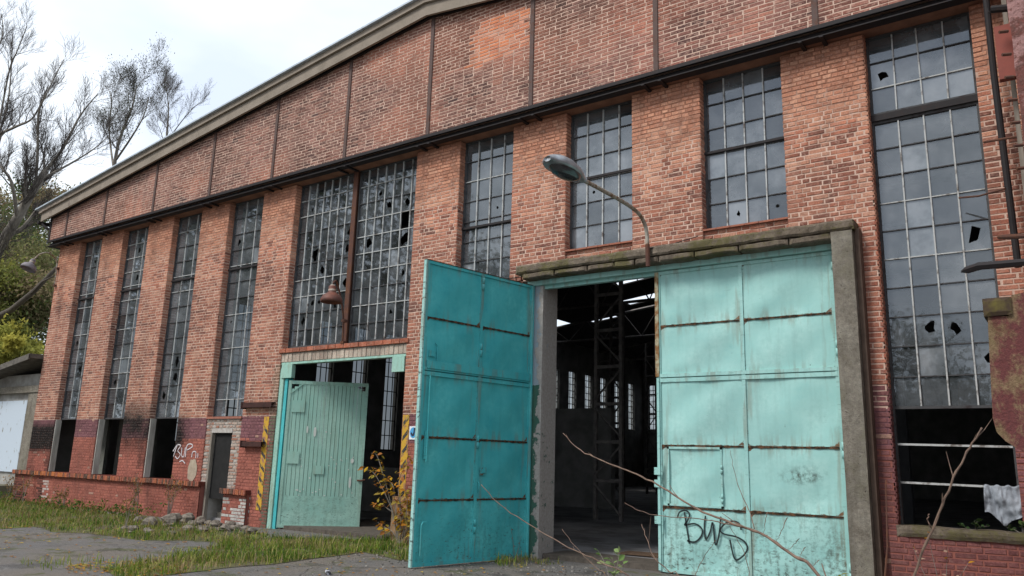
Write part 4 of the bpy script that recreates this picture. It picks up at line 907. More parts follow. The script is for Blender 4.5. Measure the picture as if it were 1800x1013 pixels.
def lamp_head():
    mb = MB(); sec = [(s_*1.08, w_*1.15, h_*1.15) for s_, w_, h_ in [(0, .045, .05), (.08, .06, .06), (.18, .10, .085), (.35, .15, .12), (.55, .175, .14), (.75, .165, .125), (.88, .12, .085), (.95, .05, .04)]]; n = 16; V = []; F = []
    for s_, w_, h_ in sec:
        for j in range(n):
            a = 2*math.pi*j/n; zz = math.sin(a)*h_; zz = max(zz, -.045) if zz < 0 else zz
            V.append((-5.75+math.cos(a)*w_, -2.58-s_, 5.735+zz*.9))
    for i in range(len(sec)-1):
        for j in range(n): F.append((i*n+j, i*n+(j+1) % n, (i+1)*n+(j+1) % n, (i+1)*n+j))
    F += [tuple(range(n)), tuple(len(sec)*n-1-j for j in range(n))]; mb.add(V, F)
    return mb.build('lamp_head', simple('grey_cast_aluminium', (.42, .44, .46), (.28, .30, .32), 6, .4, .1, None, .5), SL, True)
lamp_head()
mb = MB(); n = 20; V = []
for k, (sc_, zz) in enumerate(((1, -.045), (.85, -.10), (.5, -.125))):
    for j in range(n): a = 2*math.pi*j/n; V.append((-5.75+math.cos(a)*.165*sc_, -3.12-math.sin(a)*.37*sc_, 5.735+zz))
mb.add(V, [(i*n+j, i*n+(j+1) % n, (i+1)*n+(j+1) % n, (i+1)*n+j) for i in range(2) for j in range(n)]+[tuple(2*n+j for j in range(n))])
mb.build('lens', simple('dark_acrylic', (.035, .04, .045), (.06, .065, .07), 7, .15, .05, None, 0, .6), SL, True)
mb = MB(); mb.tube([(-5.73, -.40, 5.18), (-5.6, -.30, 5.22), (-5.4, -.1, 5.30), (-4.98, -.06, 5.38)], .008, 5); mb.build('cable', M_DARK, SL)
def gooseneck(lab, pts, shade_c, axis, c1, c2, br):
    g = empty('wall_lamp', pts[0]); tag(g, lab, 'lamp', 'gooseneck lamps on the hall'); mb = MB(); mb.tube(bend(pts), .022, 8); mb.build('arm', M_PIPE if br else M_RUST, g, True)
    mb = MB(); lathe(mb, [(.0, .02), (.075, .02), (.085, .0), (.085, -.12), (.10, -.14), (.20, -.20), (.245, -.29), (.25, -.36), (.235, -.36), (.19, -.21), (.05, -.15)], shade_c, axis, 20); mb.build('shade', simple('lamp_shade_enamel', c1, c2, 6, .6, .2), g, True)
    mb = MB(); lathe(mb, [(.0, .05), (.05, .045), (.06, -.05), (.088, -.06), (.088, -.10)], shade_c, axis, 16); mb.build('collar', simple('lamp_collar', (.42, .38, .33), (.25, .15, .1), 9, .7), g, True)
    for q in pts[:2]:
        mb = MB(); q = Vector(q); mb.box(q.x-.05, q.x+.05, q.y-.02, q.y+.08, q.z-.03, q.z+.03); mb.build('clamp', M_RUST, g)
gooseneck('gooseneck lamp with grey shade on the corner pier above the shed', [(-28.0, -.06, 6.95), (-28.0, -.07, 7.55), (-28.0, -.14, 7.85), (-28.0, -.42, 8.02), (-28.0, -.68, 7.90), (-28.0, -.80, 7.72)], (-28.0, -.84, 7.66), (0, .35, .94), (.24, .22, .24), (.14, .12, .13), True)
gooseneck('gooseneck lamp with rusty red shade before the widest window', [(-13.60, -.03, 4.10), (-13.60, -.05, 4.60), (-13.58, -.16, 5.0), (-13.56, -.36, 5.42), (-13.55, -.44, 5.45), (-13.53, -.50, 5.38)], (-13.52, -.52, 5.30), (0, .0, 1), (.17, .06, .04), (.11, .05, .04), False)

# ------------------------------------------------------------------ trees
def grow(tw, br, pts, r0, r1, level, rng, ln, tips=None, up=.25, maxl=3, dens=1.0):
    pts = [Vector(p) for p in pts]; k = len(pts)
    (br if level <= 1 else tw).tube(pts, [r0+(r1-r0)*i/(k-1) for i in range(k)], [9, 6, 4, 3, 3][min(level, 4)], cap=False)
    if level >= maxl:
        if tips is not None: tips.append((pts[-1], pts[-1]-pts[-2])); tips.append((pts[k//2], pts[-1]-pts[-2]))
        return
    nch = int([7, 9, 9, 6][min(level, 3)]*dens+rng.random()); tot = k-1
    for c in range(nch):
        f = (.25 if level == 0 else .12)+(.99-(.25 if level == 0 else .12))*(c+rng.random()*.8)/nch; f = min(f, .999)
        i = int(f*tot); q = pts[i].lerp(pts[i+1], f*tot-i); d = (pts[i+1]-pts[i]).normalized(); s = d.orthogonal(); s.rotate(Matrix.Rotation(rng.random()*6.283, 3, d))
        a = rng.uniform(.45, 1.0); v = (d*math.cos(a)+s.normalized()*math.sin(a)+Vector((0, 0, up))).normalized()
        l2 = ln*rng.uniform(.55, 1.0)*(1-.45*f); seg = [4, 5, 4, 3][min(level, 3)]+1; P2 = [q]; rr = (r0+(r1-r0)*f)*rng.uniform(.38, .55)
        for j in range(seg):
            v = (v+Vector((rng.uniform(-1, 1), rng.uniform(-1, 1), rng.uniform(-.6, 1)))*.22+Vector((0, 0, up*.25))).normalized(); P2.append(P2[-1]+v*l2/seg)
        grow(tw, br, P2, max(rr, .006), max(rr*.3, .004), level+1, rng, ln*.55, tips, up, maxl, dens)
def bare_tree(name, label, guides, r0s, ln, seed, maxl=4, dens=1.0, leaves=None, group=None, base=None):
    rng = random.Random(seed); tw = MB(); br = MB(); tips = []
    e_ = empty(name, base or guides[0][0]); tag(e_, label, 'tree', group)
    for g, (ra, rb), lv in zip(guides, r0s, [0]+[1]*(len(guides)-1)): grow(tw, br, bend(g, 4), ra, rb, lv, rng, ln*(1 if lv == 0 else .7), tips, .25, maxl, dens)
    br.build('trunk', M_BARK, e_, True); cr = tw.build('crown', M_TWIGD, e_)
    if leaves:
        mb = MB(); nper, sz, cols = leaves
        for p, d in tips:
            for _ in range(nper):
                if rng.random() < .5: continue
                q = p+Vector((rng.gauss(0, .22), rng.gauss(0, .22), rng.gauss(0, .2))); leafquad(mb, q, sz*rng.uniform(.6, 1.3), rng, cols[int(rng.random()*len(cols))])
        mb.build('leaves', M_LEAF, e_)
    return e_
def leafquad(mb, q, s, rng, c):
    a = Vector((rng.uniform(-1, 1), rng.uniform(-1, 1), rng.uniform(-1, 1))).normalized(); b = a.orthogonal().normalized(); b.rotate(Matrix.Rotation(rng.random()*6.28, 3, a)); k = rng.uniform(.7, 1.25)
    c2 = tuple(x*k for x in c); mb.add([q-b*s, q+a*s*.45, q+b*s, q-a*s*.45], [(0, 1, 2, 3)], c2)
Y1 = 3.6
bare_tree('bare_tree', 'large bare tree with pale leaning trunk behind the shed', [
    [at(-150, 900, Y1), at(-70, 620, Y1), at(-10, 455, Y1), at(30, 385, Y1), at(62, 330, Y1+.3), at(80, 300, Y1+.6)],
    [at(62, 330, Y1+.3), at(66, 270, Y1), at(68, 200, Y1-.5), at(82, 165, Y1-.6), at(112, 105, Y1-.4)],
    [at(80, 300, Y1+.6), at(110, 262, Y1+1), at(140, 205, Y1+1.5), at(172, 165, Y1+2)],
    [at(30, 385, Y1), at(20, 320, Y1-1), at(-6, 280, Y1-1.4), at(-30, 200, Y1-1.5)],
    [at(72, 315, Y1+.4), at(120, 290, Y1+1.3), at(165, 262, Y1+2.2), at(190, 240, Y1+2.6)]],
    [(.34, .14), (.085, .02), (.09, .02), (.10, .02), (.065, .015)], 3.6, 21, 4, 1.0)
bare_tree('bare_tree', 'bare spreading tree with crooked limbs at the left edge behind the shed', [
    [at(-110, 900, 5.5), at(-60, 560, 5.5), at(-25, 330, 5.5), at(0, 235, 5.5)],
    [at(0, 235, 5.5), at(30, 222, 5.3), at(60, 205, 5), at(85, 150, 4.8)],
    [at(-6, 245, 5.5), at(12, 190, 5.8), at(20, 120, 6), at(22, 60, 6)],
    [at(-6, 245, 5.5), at(15, 130, 5.2), at(30, 90, 5), at(48, 45, 5)],
    [at(-25, 330, 5.5), at(-10, 120, 5.5), at(5, 60, 5.6), at(2, 25, 5.6)]],
    [(.28, .14), (.09, .02), (.07, .02), (.065, .02), (.08, .02)], 3.4, 35, 4, .95)
DKL = [(.035, .05, .02), (.05, .06, .022), (.06, .055, .025)]
bare_tree('alder_tree', 'slender dark tree with sparse small leaves beyond the roof', [
    [at(190, 420, 13), at(200, 300, 13), at(212, 240, 13), at(232, 190, 13), at(240, 150, 13)],
    [at(200, 300, 13), at(192, 230, 13.5), at(196, 180, 13.8), at(190, 155, 14)],
    [at(205, 280, 13), at(232, 240, 12.5), at(252, 205, 12.2), at(262, 170, 12)]], [(.15, .03), (.08, .02), (.08, .02)], 4.6, 44, 4, .85, leaves=(2, .055, DKL))
bare_tree('birch_tree', 'thin twiggy bare tree peeping over the roof slope', [
    [at(285, 330, 17), at(293, 240, 17), at(296, 190, 17), at(292, 152, 17)], [at(293, 250, 17), at(318, 215, 17), at(340, 190, 17), at(352, 180, 17)]], [(.10, .02), (.05, .012)], 3.4, 58, 4, .85)
def leafy(name, label, c, rx, ry, rz, n, cols, seed, sz=.16, trunk_r=.12):
    rng = random.Random(seed); c = Vector(c); e_ = empty(name, (c.x, c.y, GZ)); tag(e_, label, 'tree' if 'tree' in name else 'shrub', None)
    mb = MB(); mb.tube([(c.x, c.y, GZ-.1), (c.x+.1, c.y, (c.z+GZ)/2), (c.x, c.y+.1, c.z+rz*.6)], [trunk_r, trunk_r*.8, .03], 6)
    cl = []
    for k in range(26):
        v = Vector((rng.gauss(0, 1), rng.gauss(0, 1), rng.gauss(0, 1))).normalized()*rng.random()**.45; q = c+Vector((v.x*rx, v.y*ry, v.z*rz)); cl.append((q, rng.uniform(.25, .5)*min(rx, rz), cols[int(rng.random()*len(cols))]))
        mb.tube([(c.x, c.y, c.z-rz*.5), c.lerp(q, .5), q], [.04, .025, .01], 4, cap=False)
    mb.build('trunk', M_BARK, e_); mb = MB()
    for k in range(n):
        q, r_, cc = cl[int(rng.random()*len(cl))]; v = Vector((rng.gauss(0, 1), rng.gauss(0, 1), rng.gauss(0, .8)))*r_*.6
        leafquad(mb, q+v, sz*rng.uniform(.6, 1.3), rng, cc)
    mb.build('crown', M_LEAF, e_)
GR = [(.12, .165, .065), (.15, .18, .075), (.09, .13, .05), (.22, .22, .09)]; YG_ = [(.42, .38, .08), (.33, .33, .08), (.24, .26, .08)]; BRN = [(.27, .22, .13), (.20, .20, .095), (.33, .26, .15)]
leafy('ivy_tree', 'dark green ivy-covered tree right behind the lamp of the corner pier', at(55, 545, 6.5), 3.2, 2.5, 3.4, 20000, GR+BRN, 71, .105)
leafy('brown_tree', 'brownish green tree top under the leaning bare trunk', at(45, 405, 8.5), 4.6, 3, 3.0, 20000, BRN+GR[:2], 72, .105)
leafy('yellow_shrub', 'bright yellow leaved shrub above the shed roof', at(25, 612, 3.2), 2.2, 1.2, .9, 8000, YG_, 73, .10)
leafy('thicket_tree', 'tall dense green tree at the left edge behind the shed', at(-30, 470, 9.5), 4.8, 3, 5.5, 20000, GR+BRN, 74, .12)
leafy('autumn_shrub', 'olive and yellow shrub growing behind the lean-to shed', at(18, 520, 5.0), 2.6, 2, 1.9, 12000, YG_[1:]+BRN+GR, 75, .10)
mb = MB(); mb.tube([at(-40, 575, 3.0), at(20, 545, 3.0), at(60, 512, 3.0), at(108, 462, 3.2)], [.16, .13, .11, .07], 8); mb.tube([at(52, 520, 3.0), at(75, 495, 2.8), at(95, 485, 2.7)], [.05, .04, .02], 6)
tag(mb.build('fallen_trunk', simple('dark_bark', (.12, .10, .08), (.07, .06, .05), 8, .95, .5), None, True), 'dark leaning dead trunk slanting behind the lamp of the corner pier', 'trunk')

# ------------------------------------------------------------------ verges and grass
def inside(p, poly):
    c = False; j = len(poly)-1
    for i in range(len(poly)):
        if (poly[i][1] > p[1]) != (poly[j][1] > p[1]) and p[0] < (poly[j][0]-poly[i][0])*(p[1]-poly[i][1])/(poly[j][1]-poly[i][1])+poly[i][0]: c = not c
        j = i
    return c
def verge_poly(pxs):
    P = [atz(a, b) for a, b in pxs]; O = []
    for p, q in zip(P, P[1:]+P[:1]):
        n = max(1, int((q-p).length/.35))
        for k in range(n):
            v = p.lerp(q, k/n); O.append((v.x+.16*vn(v.x, v.y, 5, 1.8), v.y+.16*vn(v.x, v.y, 9, 1.8)))
    return O
t_ = MT('verge_soil'); nA = t_.noise(2.2, 6, .7); nB = t_.noise(40, 5, .7)
M_VERGE = t_.finish(t_.mix(t_.ramp(nA, .4, .6), t_.ramp(nB, .3, .7, (.15, .17, .03), (.085, .10, .025)), t_.ramp(nB, .3, .7, (.13, .105, .07), (.07, .058, .04))), .95, nB, .7, .03)
G1 = verge_poly([(-150, 880), (0, 862), (60, 884), (150, 899), (260, 913), (340, 925), (400, 935), (470, 940), (450, 958), (330, 951), (240, 950), (160, 938), (110, 938), (60, 927), (0, 931), (-150, 945)])
G2 = verge_poly([(180, 1003), (290, 985), (400, 955), (470, 946), (560, 950), (690, 950), (722, 965), (725, 990), (640, 972), (560, 982), (480, 993), (400, 998), (300, 1012), (200, 1016)])
G3 = verge_poly([(870, 985), (930, 972), (985, 980), (990, 992), (930, 998), (880, 996)])
G4 = verge_poly([(20, 990), (120, 985), (300, 992), (250, 1004), (60, 1006)])
def verge(poly, nm, zoff):
    import mathutils
    tess = mathutils.geometry.tessellate_polygon([[Vector((x, y, 0)) for x, y in poly]])
    mb = MB(); mb.add([(x, y, GZ+zoff) for x, y in poly], [tuple(t) for t in tess]); o = mb.build(nm, M_VERGE)
    if o.data.polygons[0].normal.z < 0: o.data.flip_normals()
    tag(o, kind='structure')
verge(G1, 'grass_verge', .004); verge(G2, 'grass_verge', .008)
def blades(mb, poly, dens, h0, h1, seed, cols, lean=.35, clump=.55):
    rng = random.Random(seed); xs = [p[0] for p in poly]; ys = [p[1] for p in poly]; ar = (max(xs)-min(xs))*(max(ys)-min(ys))
    for _ in range(int(ar*dens)):
        x = rng.uniform(min(xs), max(xs)); y = rng.uniform(min(ys), max(ys))
        if y > -.14 and not (-15.6 < x < -11.7): continue
        cl = .5+.5*vn(x, y, 2, .9)+.35*vn(x, y, 8, 3)
        if rng.random() > cl*1.5-.25 or not inside((x, y), poly): continue
        h = rng.uniform(h0, h1)*(.25+clump*1.7*max(0, .5+.5*vn(x, y, 15, 1.4)+.5*vn(x, y, 18, 4))**1.4); a = rng.random()*6.283; l_ = h*rng.uniform(.1, lean*2); wd = rng.uniform(.004, .008); dx, dy = math.cos(a)*l_, math.sin(a)*l_; px_, py_ = -math.sin(a)*wd, math.cos(a)*wd
        cc = cols[int(min(.999, max(0, rng.gauss(.45+.5*vn(x, y, 6, .7), .25)))*len(cols))]; k = rng.uniform(.75, 1.25); cc = tuple(q*k for q in cc)
        mb.add([(x-px_, y-py_, GZ), (x+px_, y+py_, GZ), (x+dx*.4+px_*.8, y+dy*.4+py_*.8, GZ+h*.65), (x+dx*.4-px_*.8, y+dy*.4-py_*.8, GZ+h*.65), (x+dx, y+dy, GZ+h*(.9 if l_ > h*.4 else 1))], [(0, 1, 2, 3), (3, 2, 4)], cc)
GC = [(.06, .12, .025), (.10, .17, .03), (.15, .22, .035), (.23, .26, .05), (.31, .27, .11), (.34, .26, .14)]
mb = MB(); blades(mb, G1, 520, .05, .19, 1, GC); blades(mb, G1, 45, .2, .42, 5, [(.30, .23, .12), (.24, .17, .08), (.12, .14, .04)], .6); tag(mb.build('grass', M_GRASS), 'rough grass and dead weeds along the red plinth', 'grass', kind='stuff')
mb = MB(); blades(mb, G2, 1000, .06, .24, 2, GC); blades(mb, G2, 60, .2, .38, 6, GC[2:]); tag(mb.build('grass', M_GRASS), 'bright green grass strip in front of the half open green gate', 'grass', kind='stuff')
mb = MB(); blades(mb, G3, 700, .06, .2, 3, GC); blades(mb, G4, 130, .06, .22, 4, GC[2:]); tag(mb.build('grass', M_GRASS), 'thin tufts of grass on the asphalt beside the teal gate leaf', 'grass', kind='stuff')
# low leafy weeds at the foot of the plinth
mb = MB(); rng = random.Random(81)
for k in range(150):
    x = rng.uniform(-28.5, -18.6); y = rng.uniform(-1.3, -.25)
    if vn(x, y, 3, .8) < -.1: continue
    hh = rng.uniform(.1, .38)
    for q in range(16): leafquad(mb, Vector((x+rng.gauss(0, .12), y+rng.gauss(0, .1), GZ+hh*rng.random())), rng.uniform(.03, .06), rng, rng.choice([(.06, .12, .03), (.09, .15, .03), (.16, .17, .04), (.24, .16, .06)]))
tag(mb.build('weeds', M_LEAF), 'low leafy weeds against the foot of the red plinth', 'weeds', kind='stuff')
def dry_stalk(x, y, h, seed, lab, n=5):
    rng = random.Random(seed); e_ = empty('dry_weed', (x, y, GZ)); tag(e_, lab, 'weed', 'dry weeds by the red plinth'); mb = MB(); lf = MB()
    for k in range(n):
        a = rng.random()*6.28; s_ = rng.uniform(.08, .3)*h; P_ = [Vector((x, y, GZ-.02)), Vector((x+math.cos(a)*s_*.3, y+math.sin(a)*s_*.3, GZ+h*.5)), Vector((x+math.cos(a)*s_, y+math.sin(a)*s_, GZ+h*rng.uniform(.7, 1)))]
        mb.tube(P_, [.008, .006, .003], 4)
        for q in range(14): leafquad(lf, P_[1].lerp(P_[2], rng.random())+Vector((rng.gauss(0, .04), rng.gauss(0, .04), rng.gauss(0, .03))), rng.uniform(.02, .045), rng, rng.choice([(.33, .20, .08), (.26, .15, .06), (.20, .13, .06)]))
    mb.build('stem', M_WOOD, e_); lf.build('leaves', M_LEAF, e_)
for k, (x, y, h) in enumerate([(-28.0, -.45, .8), (-27.5, -.5, .65), (-27.1, -.4, .9), (-24.2, -.7, .65), (-23.7, -.8, .6), (-20.6, -.5, 1.05), (-20.2, -.6, 1.2), (-19.0, -.5, 1.1), (-18.8, -.6, .95), (-17.2, -2.6, .8)]):
    dry_stalk(x, y, h, 100+k, 'dry brown weed standing before the red plinth')
# rubble in front of the small doorway
def lump(x, y, s, seed, sz=.6, z0=GZ):
    rng = random.Random(seed); mb = MB(); V = []; nr, ns = 5, 8
    for i in range(nr+1):
        th = math.pi*i/nr
        for j in range(ns):
            ph = 2*math.pi*j/ns; d = Vector((math.sin(th)*math.cos(ph), math.sin(th)*math.sin(ph), math.cos(th))); q = s*(1+.45*vn(d.x+seed*3.1, d.y, d.z, 1.3)); V.append((x+d.x*q, y+d.y*q, z0+s*sz*.55+d.z*q*sz))
    mb.add(V, [(i*ns+j, (i+1)*ns+j, (i+1)*ns+(j+1) % ns, i*ns+(j+1) % ns) for i in range(nr) for j in range(ns)])
    return tag(mb.build('rubble_lump', M_RUB), 'grey concrete rubble lump heaped before the small doorway', 'rubble', 'rubble lumps before the small doorway')
M_RUB = simple('broken_concrete', (.24, .205, .17), (.10, .085, .068), 14, .95, 1.0)
rng = random.Random(17)
for k in range(34):
    p = atz(rng.uniform(255, 470), rng.gauss(930, 6)); lump(p.x+rng.gauss(0, .25), min(p.y, -.45)-rng.random()*.5, rng.uniform(.05, .15), k+1)
for k, (px_, py_, s_) in enumerate([(300, 922, .22), (335, 918, .19), (262, 925, .18), (405, 918, .15), (440, 925, .14)]): p = atz(px_, py_); lump(p.x, min(p.y, -.5), s_, 60+k, .75)
# ground cover among the grass
mb = MB(); rng = random.Random(29)
for poly, cnt in ((G1, 5200), (G2, 3600)):
    xs_ = [p[0] for p in poly]; ys_ = [p[1] for p in poly]
    for k in range(cnt):
        x_, y_ = rng.uniform(min(xs_), max(xs_)), rng.uniform(min(ys_), max(ys_))
        if y_ > -.15 or vn(x_, y_, 33, 1.2) < -.05 or not inside((x_, y_), poly): continue
        leafquad(mb, Vector((x_, y_, GZ+rng.uniform(.01, .09))), rng.uniform(.012, .035), rng, rng.choice([(.10, .16, .035), (.15, .20, .04), (.22, .22, .06), (.30, .21, .09), (.20, .14, .07)]))
tag(mb.build('ground_cover', M_LEAF), 'small creeping weeds and moss among the grass strips', 'weeds', kind='stuff')
# fallen leaves
mb = MB(); rng = random.Random(23)
for k in range(1100):
    if rng.random() < .3: p = atz(rng.uniform(120, 330), rng.gauss(1000, 6))
    else: p = Vector((rng.uniform(-22, -5), rng.uniform(-6.5, -.4), 0))
    s_ = rng.uniform(.025, .05); a = rng.random()*6.28; mb.add([(p.x+s_*math.cos(a), p.y+s_*math.sin(a), GZ+.012), (p.x-s_*.5*math.sin(a), p.y+s_*.5*math.cos(a), GZ+.025), (p.x-s_*math.cos(a), p.y-s_*math.sin(a), GZ+.012), (p.x+s_*.5*math.sin(a), p.y-s_*.5*math.cos(a), GZ+.02)], [(0, 1, 2, 3)], rng.choice([(.45, .22, .05), (.35, .18, .07), (.5, .36, .08), (.28, .20, .12)]))
tag(mb.build('fallen_leaves', M_LEAF), 'yellow and brown fallen leaves on asphalt and grass', 'leaves', kind='stuff')
# gravel specks on the asphalt
mb = MB()
for k in range(700):
    x = rng.gauss(-8.5, 2.6); y = -.4-abs(rng.gauss(0, 1.7)); s_ = rng.uniform(.005, .02); g_ = rng.uniform(.16, .42); mb.box(x-s_, x+s_, y-s_*.7, y+s_*.7, GZ, GZ+s_*.9, (g_, g_*.93, g_*.85))
tag(mb.build('gravel', M_LEAF), 'loose gravel and chips scattered on the asphalt', 'gravel', kind='stuff')

# ------------------------------------------------------------------ sapling with yellow leaves by the second gate
def leafmesh(name, L_, W_):
    mb = MB(); pr = [(0, 0), (.15, .55), (.4, 1), (.7, .7), (1, 0)]; V = []
    for t, w_ in pr: V += [(L_*t, W_*w_*.5, .12*L_*math.sin(t*3)), (L_*t, 0, .06*L_*math.sin(t*3)), (L_*t, -W_*w_*.5, .12*L_*math.sin(t*3))]
    mb.add(V, [(3*i+a, 3*i+a+1, 3*i+a+4, 3*i+a+3) for i in range(4) for a in (0, 1)]); return mb
def leaf_obj(mesh, p, d, rng, parent, s):
    o = bpy.data.objects.new('leaf', mesh); col.objects.link(o); d = Vector(d).normalized(); q = d.to_track_quat('X', 'Z'); M_ = Matrix.Translation(p) @ q.to_matrix().to_4x4() @ Matrix.Rotation(rng.uniform(-.9, .9), 4, 'X') @ Matrix.Scale(s, 4)
    o.parent = parent; o.matrix_parent_inverse = Matrix.Translation(-LOC[parent.name]); o.matrix_basis = M_; return o
def leaf_data(cols, L_=.085, W_=.05):
    O = []
    for c in cols:
        mb = leafmesh('leaf', L_, W_); mb.c = [c]*len(mb.v); o = mb.build('leaf', M_LEAF); O.append(o.data); bpy.data.objects.remove(o)
    return O
YL = leaf_data([(.50, .30, .03), (.46, .20, .03), (.42, .33, .06), (.38, .16, .05), (.30, .22, .05)])
rng = random.Random(91); SB = atz(702, 958); SB = Vector((SB.x, SB.y, GZ)); SAP = empty('sapling', SB); tag(SAP, 'thin sapling with golden autumn leaves beside the half open green gate', 'sapling')
yb = SB.y
sap = [[(706, 958), (712, 935), (706, 915), (714, 900)], [(696, 960), (700, 930), (712, 905), (722, 890)], [(712, 960), (722, 940), (728, 920)], [(700, 960), (696, 930), (704, 900), (698, 880)], [(702, 958), (690, 900), (668, 850), (655, 830), (638, 825)], [(700, 958), (688, 890), (672, 830), (662, 800), (652, 797)], [(702, 958), (705, 900), (700, 850), (716, 815), (728, 808)], [(702, 958), (690, 935), (672, 925), (664, 918)], [(704, 958), (712, 920), (716, 880), (712, 858)], [(700, 940), (694, 880), (690, 852), (676, 845)], [(703, 955), (718, 925), (726, 900), (720, 880)], [(690, 900), (675, 890), (672, 885), (668, 890)]]
for k, g in enumerate(sap):
    P_ = bend([at(a, b, yb+.12*math.sin(k*2.1)*(i/len(g))) for i, (a, b) in enumerate(g)], 4); mb = MB(); mb.tube(P_, [.011-.008*i/(len(P_)-1) for i in range(len(P_))], 5); mb.build('stem', M_BARK, SAP)
    for j in range(24):
        f = rng.uniform(.35, 1); i = min(int(f*(len(P_)-1)), len(P_)-2); q = P_[i].lerp(P_[i+1], rng.random()); leaf_obj(YL[int(rng.random()*5)], q+Vector((rng.gauss(0, .05), rng.gauss(0, .07), rng.gauss(0, .04))), (rng.uniform(-1, 1), rng.uniform(-1, .4), rng.uniform(-.8, .3)), rng, SAP, rng.uniform(.9, 1.9))
# ------------------------------------------------------------------ arching bare shrub in the foreground
SHB = empty('arching_shrub', (-1.05, -7.9, GZ)); tag(SHB, 'leafless shrub with long arching shoots across the pale gate leaf', 'shrub')
M_TWIG = simple('brown_twig', (.21, .14, .10), (.10, .065, .05), 20, .8, .3)
def shoot(pxd, r0, r1, foot=None, parent=SHB, nm='shoot'):
    P_ = [atd(a, b, d) for a, b, d in pxd]
    if foot:
        d_ = (P_[-1]-P_[-2]).normalized(); d_ = (d_+Vector((0, 0, -.5))).normalized(); P_ = P_+[P_[-1]+d_*((GZ-P_[-1].z)/d_.z*.5), P_[-1]+d_*((GZ-P_[-1].z)/d_.z)]
    P_ = bend(P_, 6); n = len(P_)
    for i in range(1, n-1): P_[i] = P_[i]+Vector((vn(i, r0*99, 1, .7), vn(i, 3, r0*99, .7), vn(i, 7, r0*77, .7)))*.008
    mb = MB(); rd = [.50*(r1+(r0-r1)*i/(n-1))*(1.22 if i % 5 == 0 else 1) for i in range(n)]; mb.tube(P_, rd, 7); o_ = mb.build(nm, M_TWIG, parent, True)
    rg = random.Random(int(pxd[0][0]))
    if r0 > .008:
        for i in range(3, n-8, 4):
            d_ = (P_[i-1]-P_[i+1]).normalized(); v_ = (d_+Vector((rg.gauss(0, .5), rg.gauss(0, .5), rg.gauss(.25, .4)))).normalized(); l_ = rg.choice([.02, .03, .05, .10, .16]); mb = MB(); mb.tube([P_[i], P_[i]+v_*l_*.5, P_[i]+v_*l_+Vector((0, 0, l_*.12))], [rd[i]*.6, rd[i]*.45, rd[i]*.2], 5); mb.build('bud' if l_ < .04 else 'twig', M_TWIG, parent)
    return o_
shoot([(990, 762, 6.0), (1015, 788, 5.9), (1062, 812, 5.7), (1110, 830, 5.5), (1165, 858, 5.3), (1225, 895, 5.1), (1290, 921, 4.95), (1340, 940, 4.85), (1392, 975, 4.7), (1445, 1020, 4.55)], .020, .006, (-1.05, -7.9, GZ))
shoot([(1098, 884, 5.6), (1130, 900, 5.5), (1170, 908, 5.4), (1240, 913, 5.2), (1300, 926, 5.0)], .007, .003)
shoot([(846, 852, 6.6), (880, 888, 6.5), (940, 928, 6.3), (1000, 962, 6.1), (1060, 990, 6.0), (1115, 1022, 5.9)], .012, .005, (-2.0, -7.0, GZ))
shoot([(988, 930, 6.1), (1015, 965, 6.0), (1050, 1000, 5.9), (1070, 1020, 5.8)], .007, .003, (-2.2, -6.9, GZ))
shoot([(1128, 922, 5.8), (1138, 950, 5.7), (1150, 980, 5.6), (1178, 1005, 5.5), (1200, 1022, 5.4)], .009, .004, (-1.7, -7.2, GZ))
shoot([(1284, 792, 5.1), (1291, 830, 5.1), (1302, 865, 5.05), (1318, 900, 5.0), (1326, 930, 4.95)], .006, .002)
shoot([(1342, 945, 4.85), (1346, 912, 4.85), (1350, 900, 4.85)], .005, .002); shoot([(1365, 952, 4.8), (1373, 935, 4.8), (1384, 910, 4.8)], .005, .002); shoot([(1384, 968, 4.75), (1395, 958, 4.75), (1405, 947, 4.7)], .004, .002)
shoot([(1405, 982, 4.7), (1410, 970, 4.7), (1416, 962, 4.7)], .004, .002); shoot([(1259, 950, 5.2), (1240, 975, 5.3), (1225, 1005, 5.3), (1220, 1025, 5.3)], .005, .003, (-1.6, -7.3, GZ)); shoot([(1283, 925, 5.0), (1305, 965, 5.0), (1316, 1000, 5.0), (1318, 1025, 5.0)], .006, .003, (-1.35, -7.6, GZ))
shoot([(1426, 998, 4.6), (1434, 990, 4.6), (1440, 985, 4.6)], .004, .002)
SR = empty('tall_shoot', (-.72, -8.4, GZ)); tag(SR, 'single tall bare shoot crossing the dark opening under the last window', 'shoot')
shoot([(1726, 752, 4.0), (1700, 795, 4.0), (1672, 850, 4.0), (1640, 930, 4.05), (1605, 1020, 4.1)], .013, .007, (-.72, -8.4, GZ), SR, 'stem'); shoot([(1634, 904, 4.02), (1630, 915, 4.03), (1640, 930, 4.05)], .006, .004, None, SR, 'side_stub')
SR2 = empty('thin_cane', (-2.25, -1.2, GZ)); tag(SR2, 'thin dark cane leaning upright between the jamb and the last window', 'cane')
mb = MB(); mb.tube([(-2.27, -1.0, GZ), at(1560, 960, -.8), at(1557, 845, -.6)], [.014, .012, .008], 6); mb.build('stem', M_RUST, SR2)
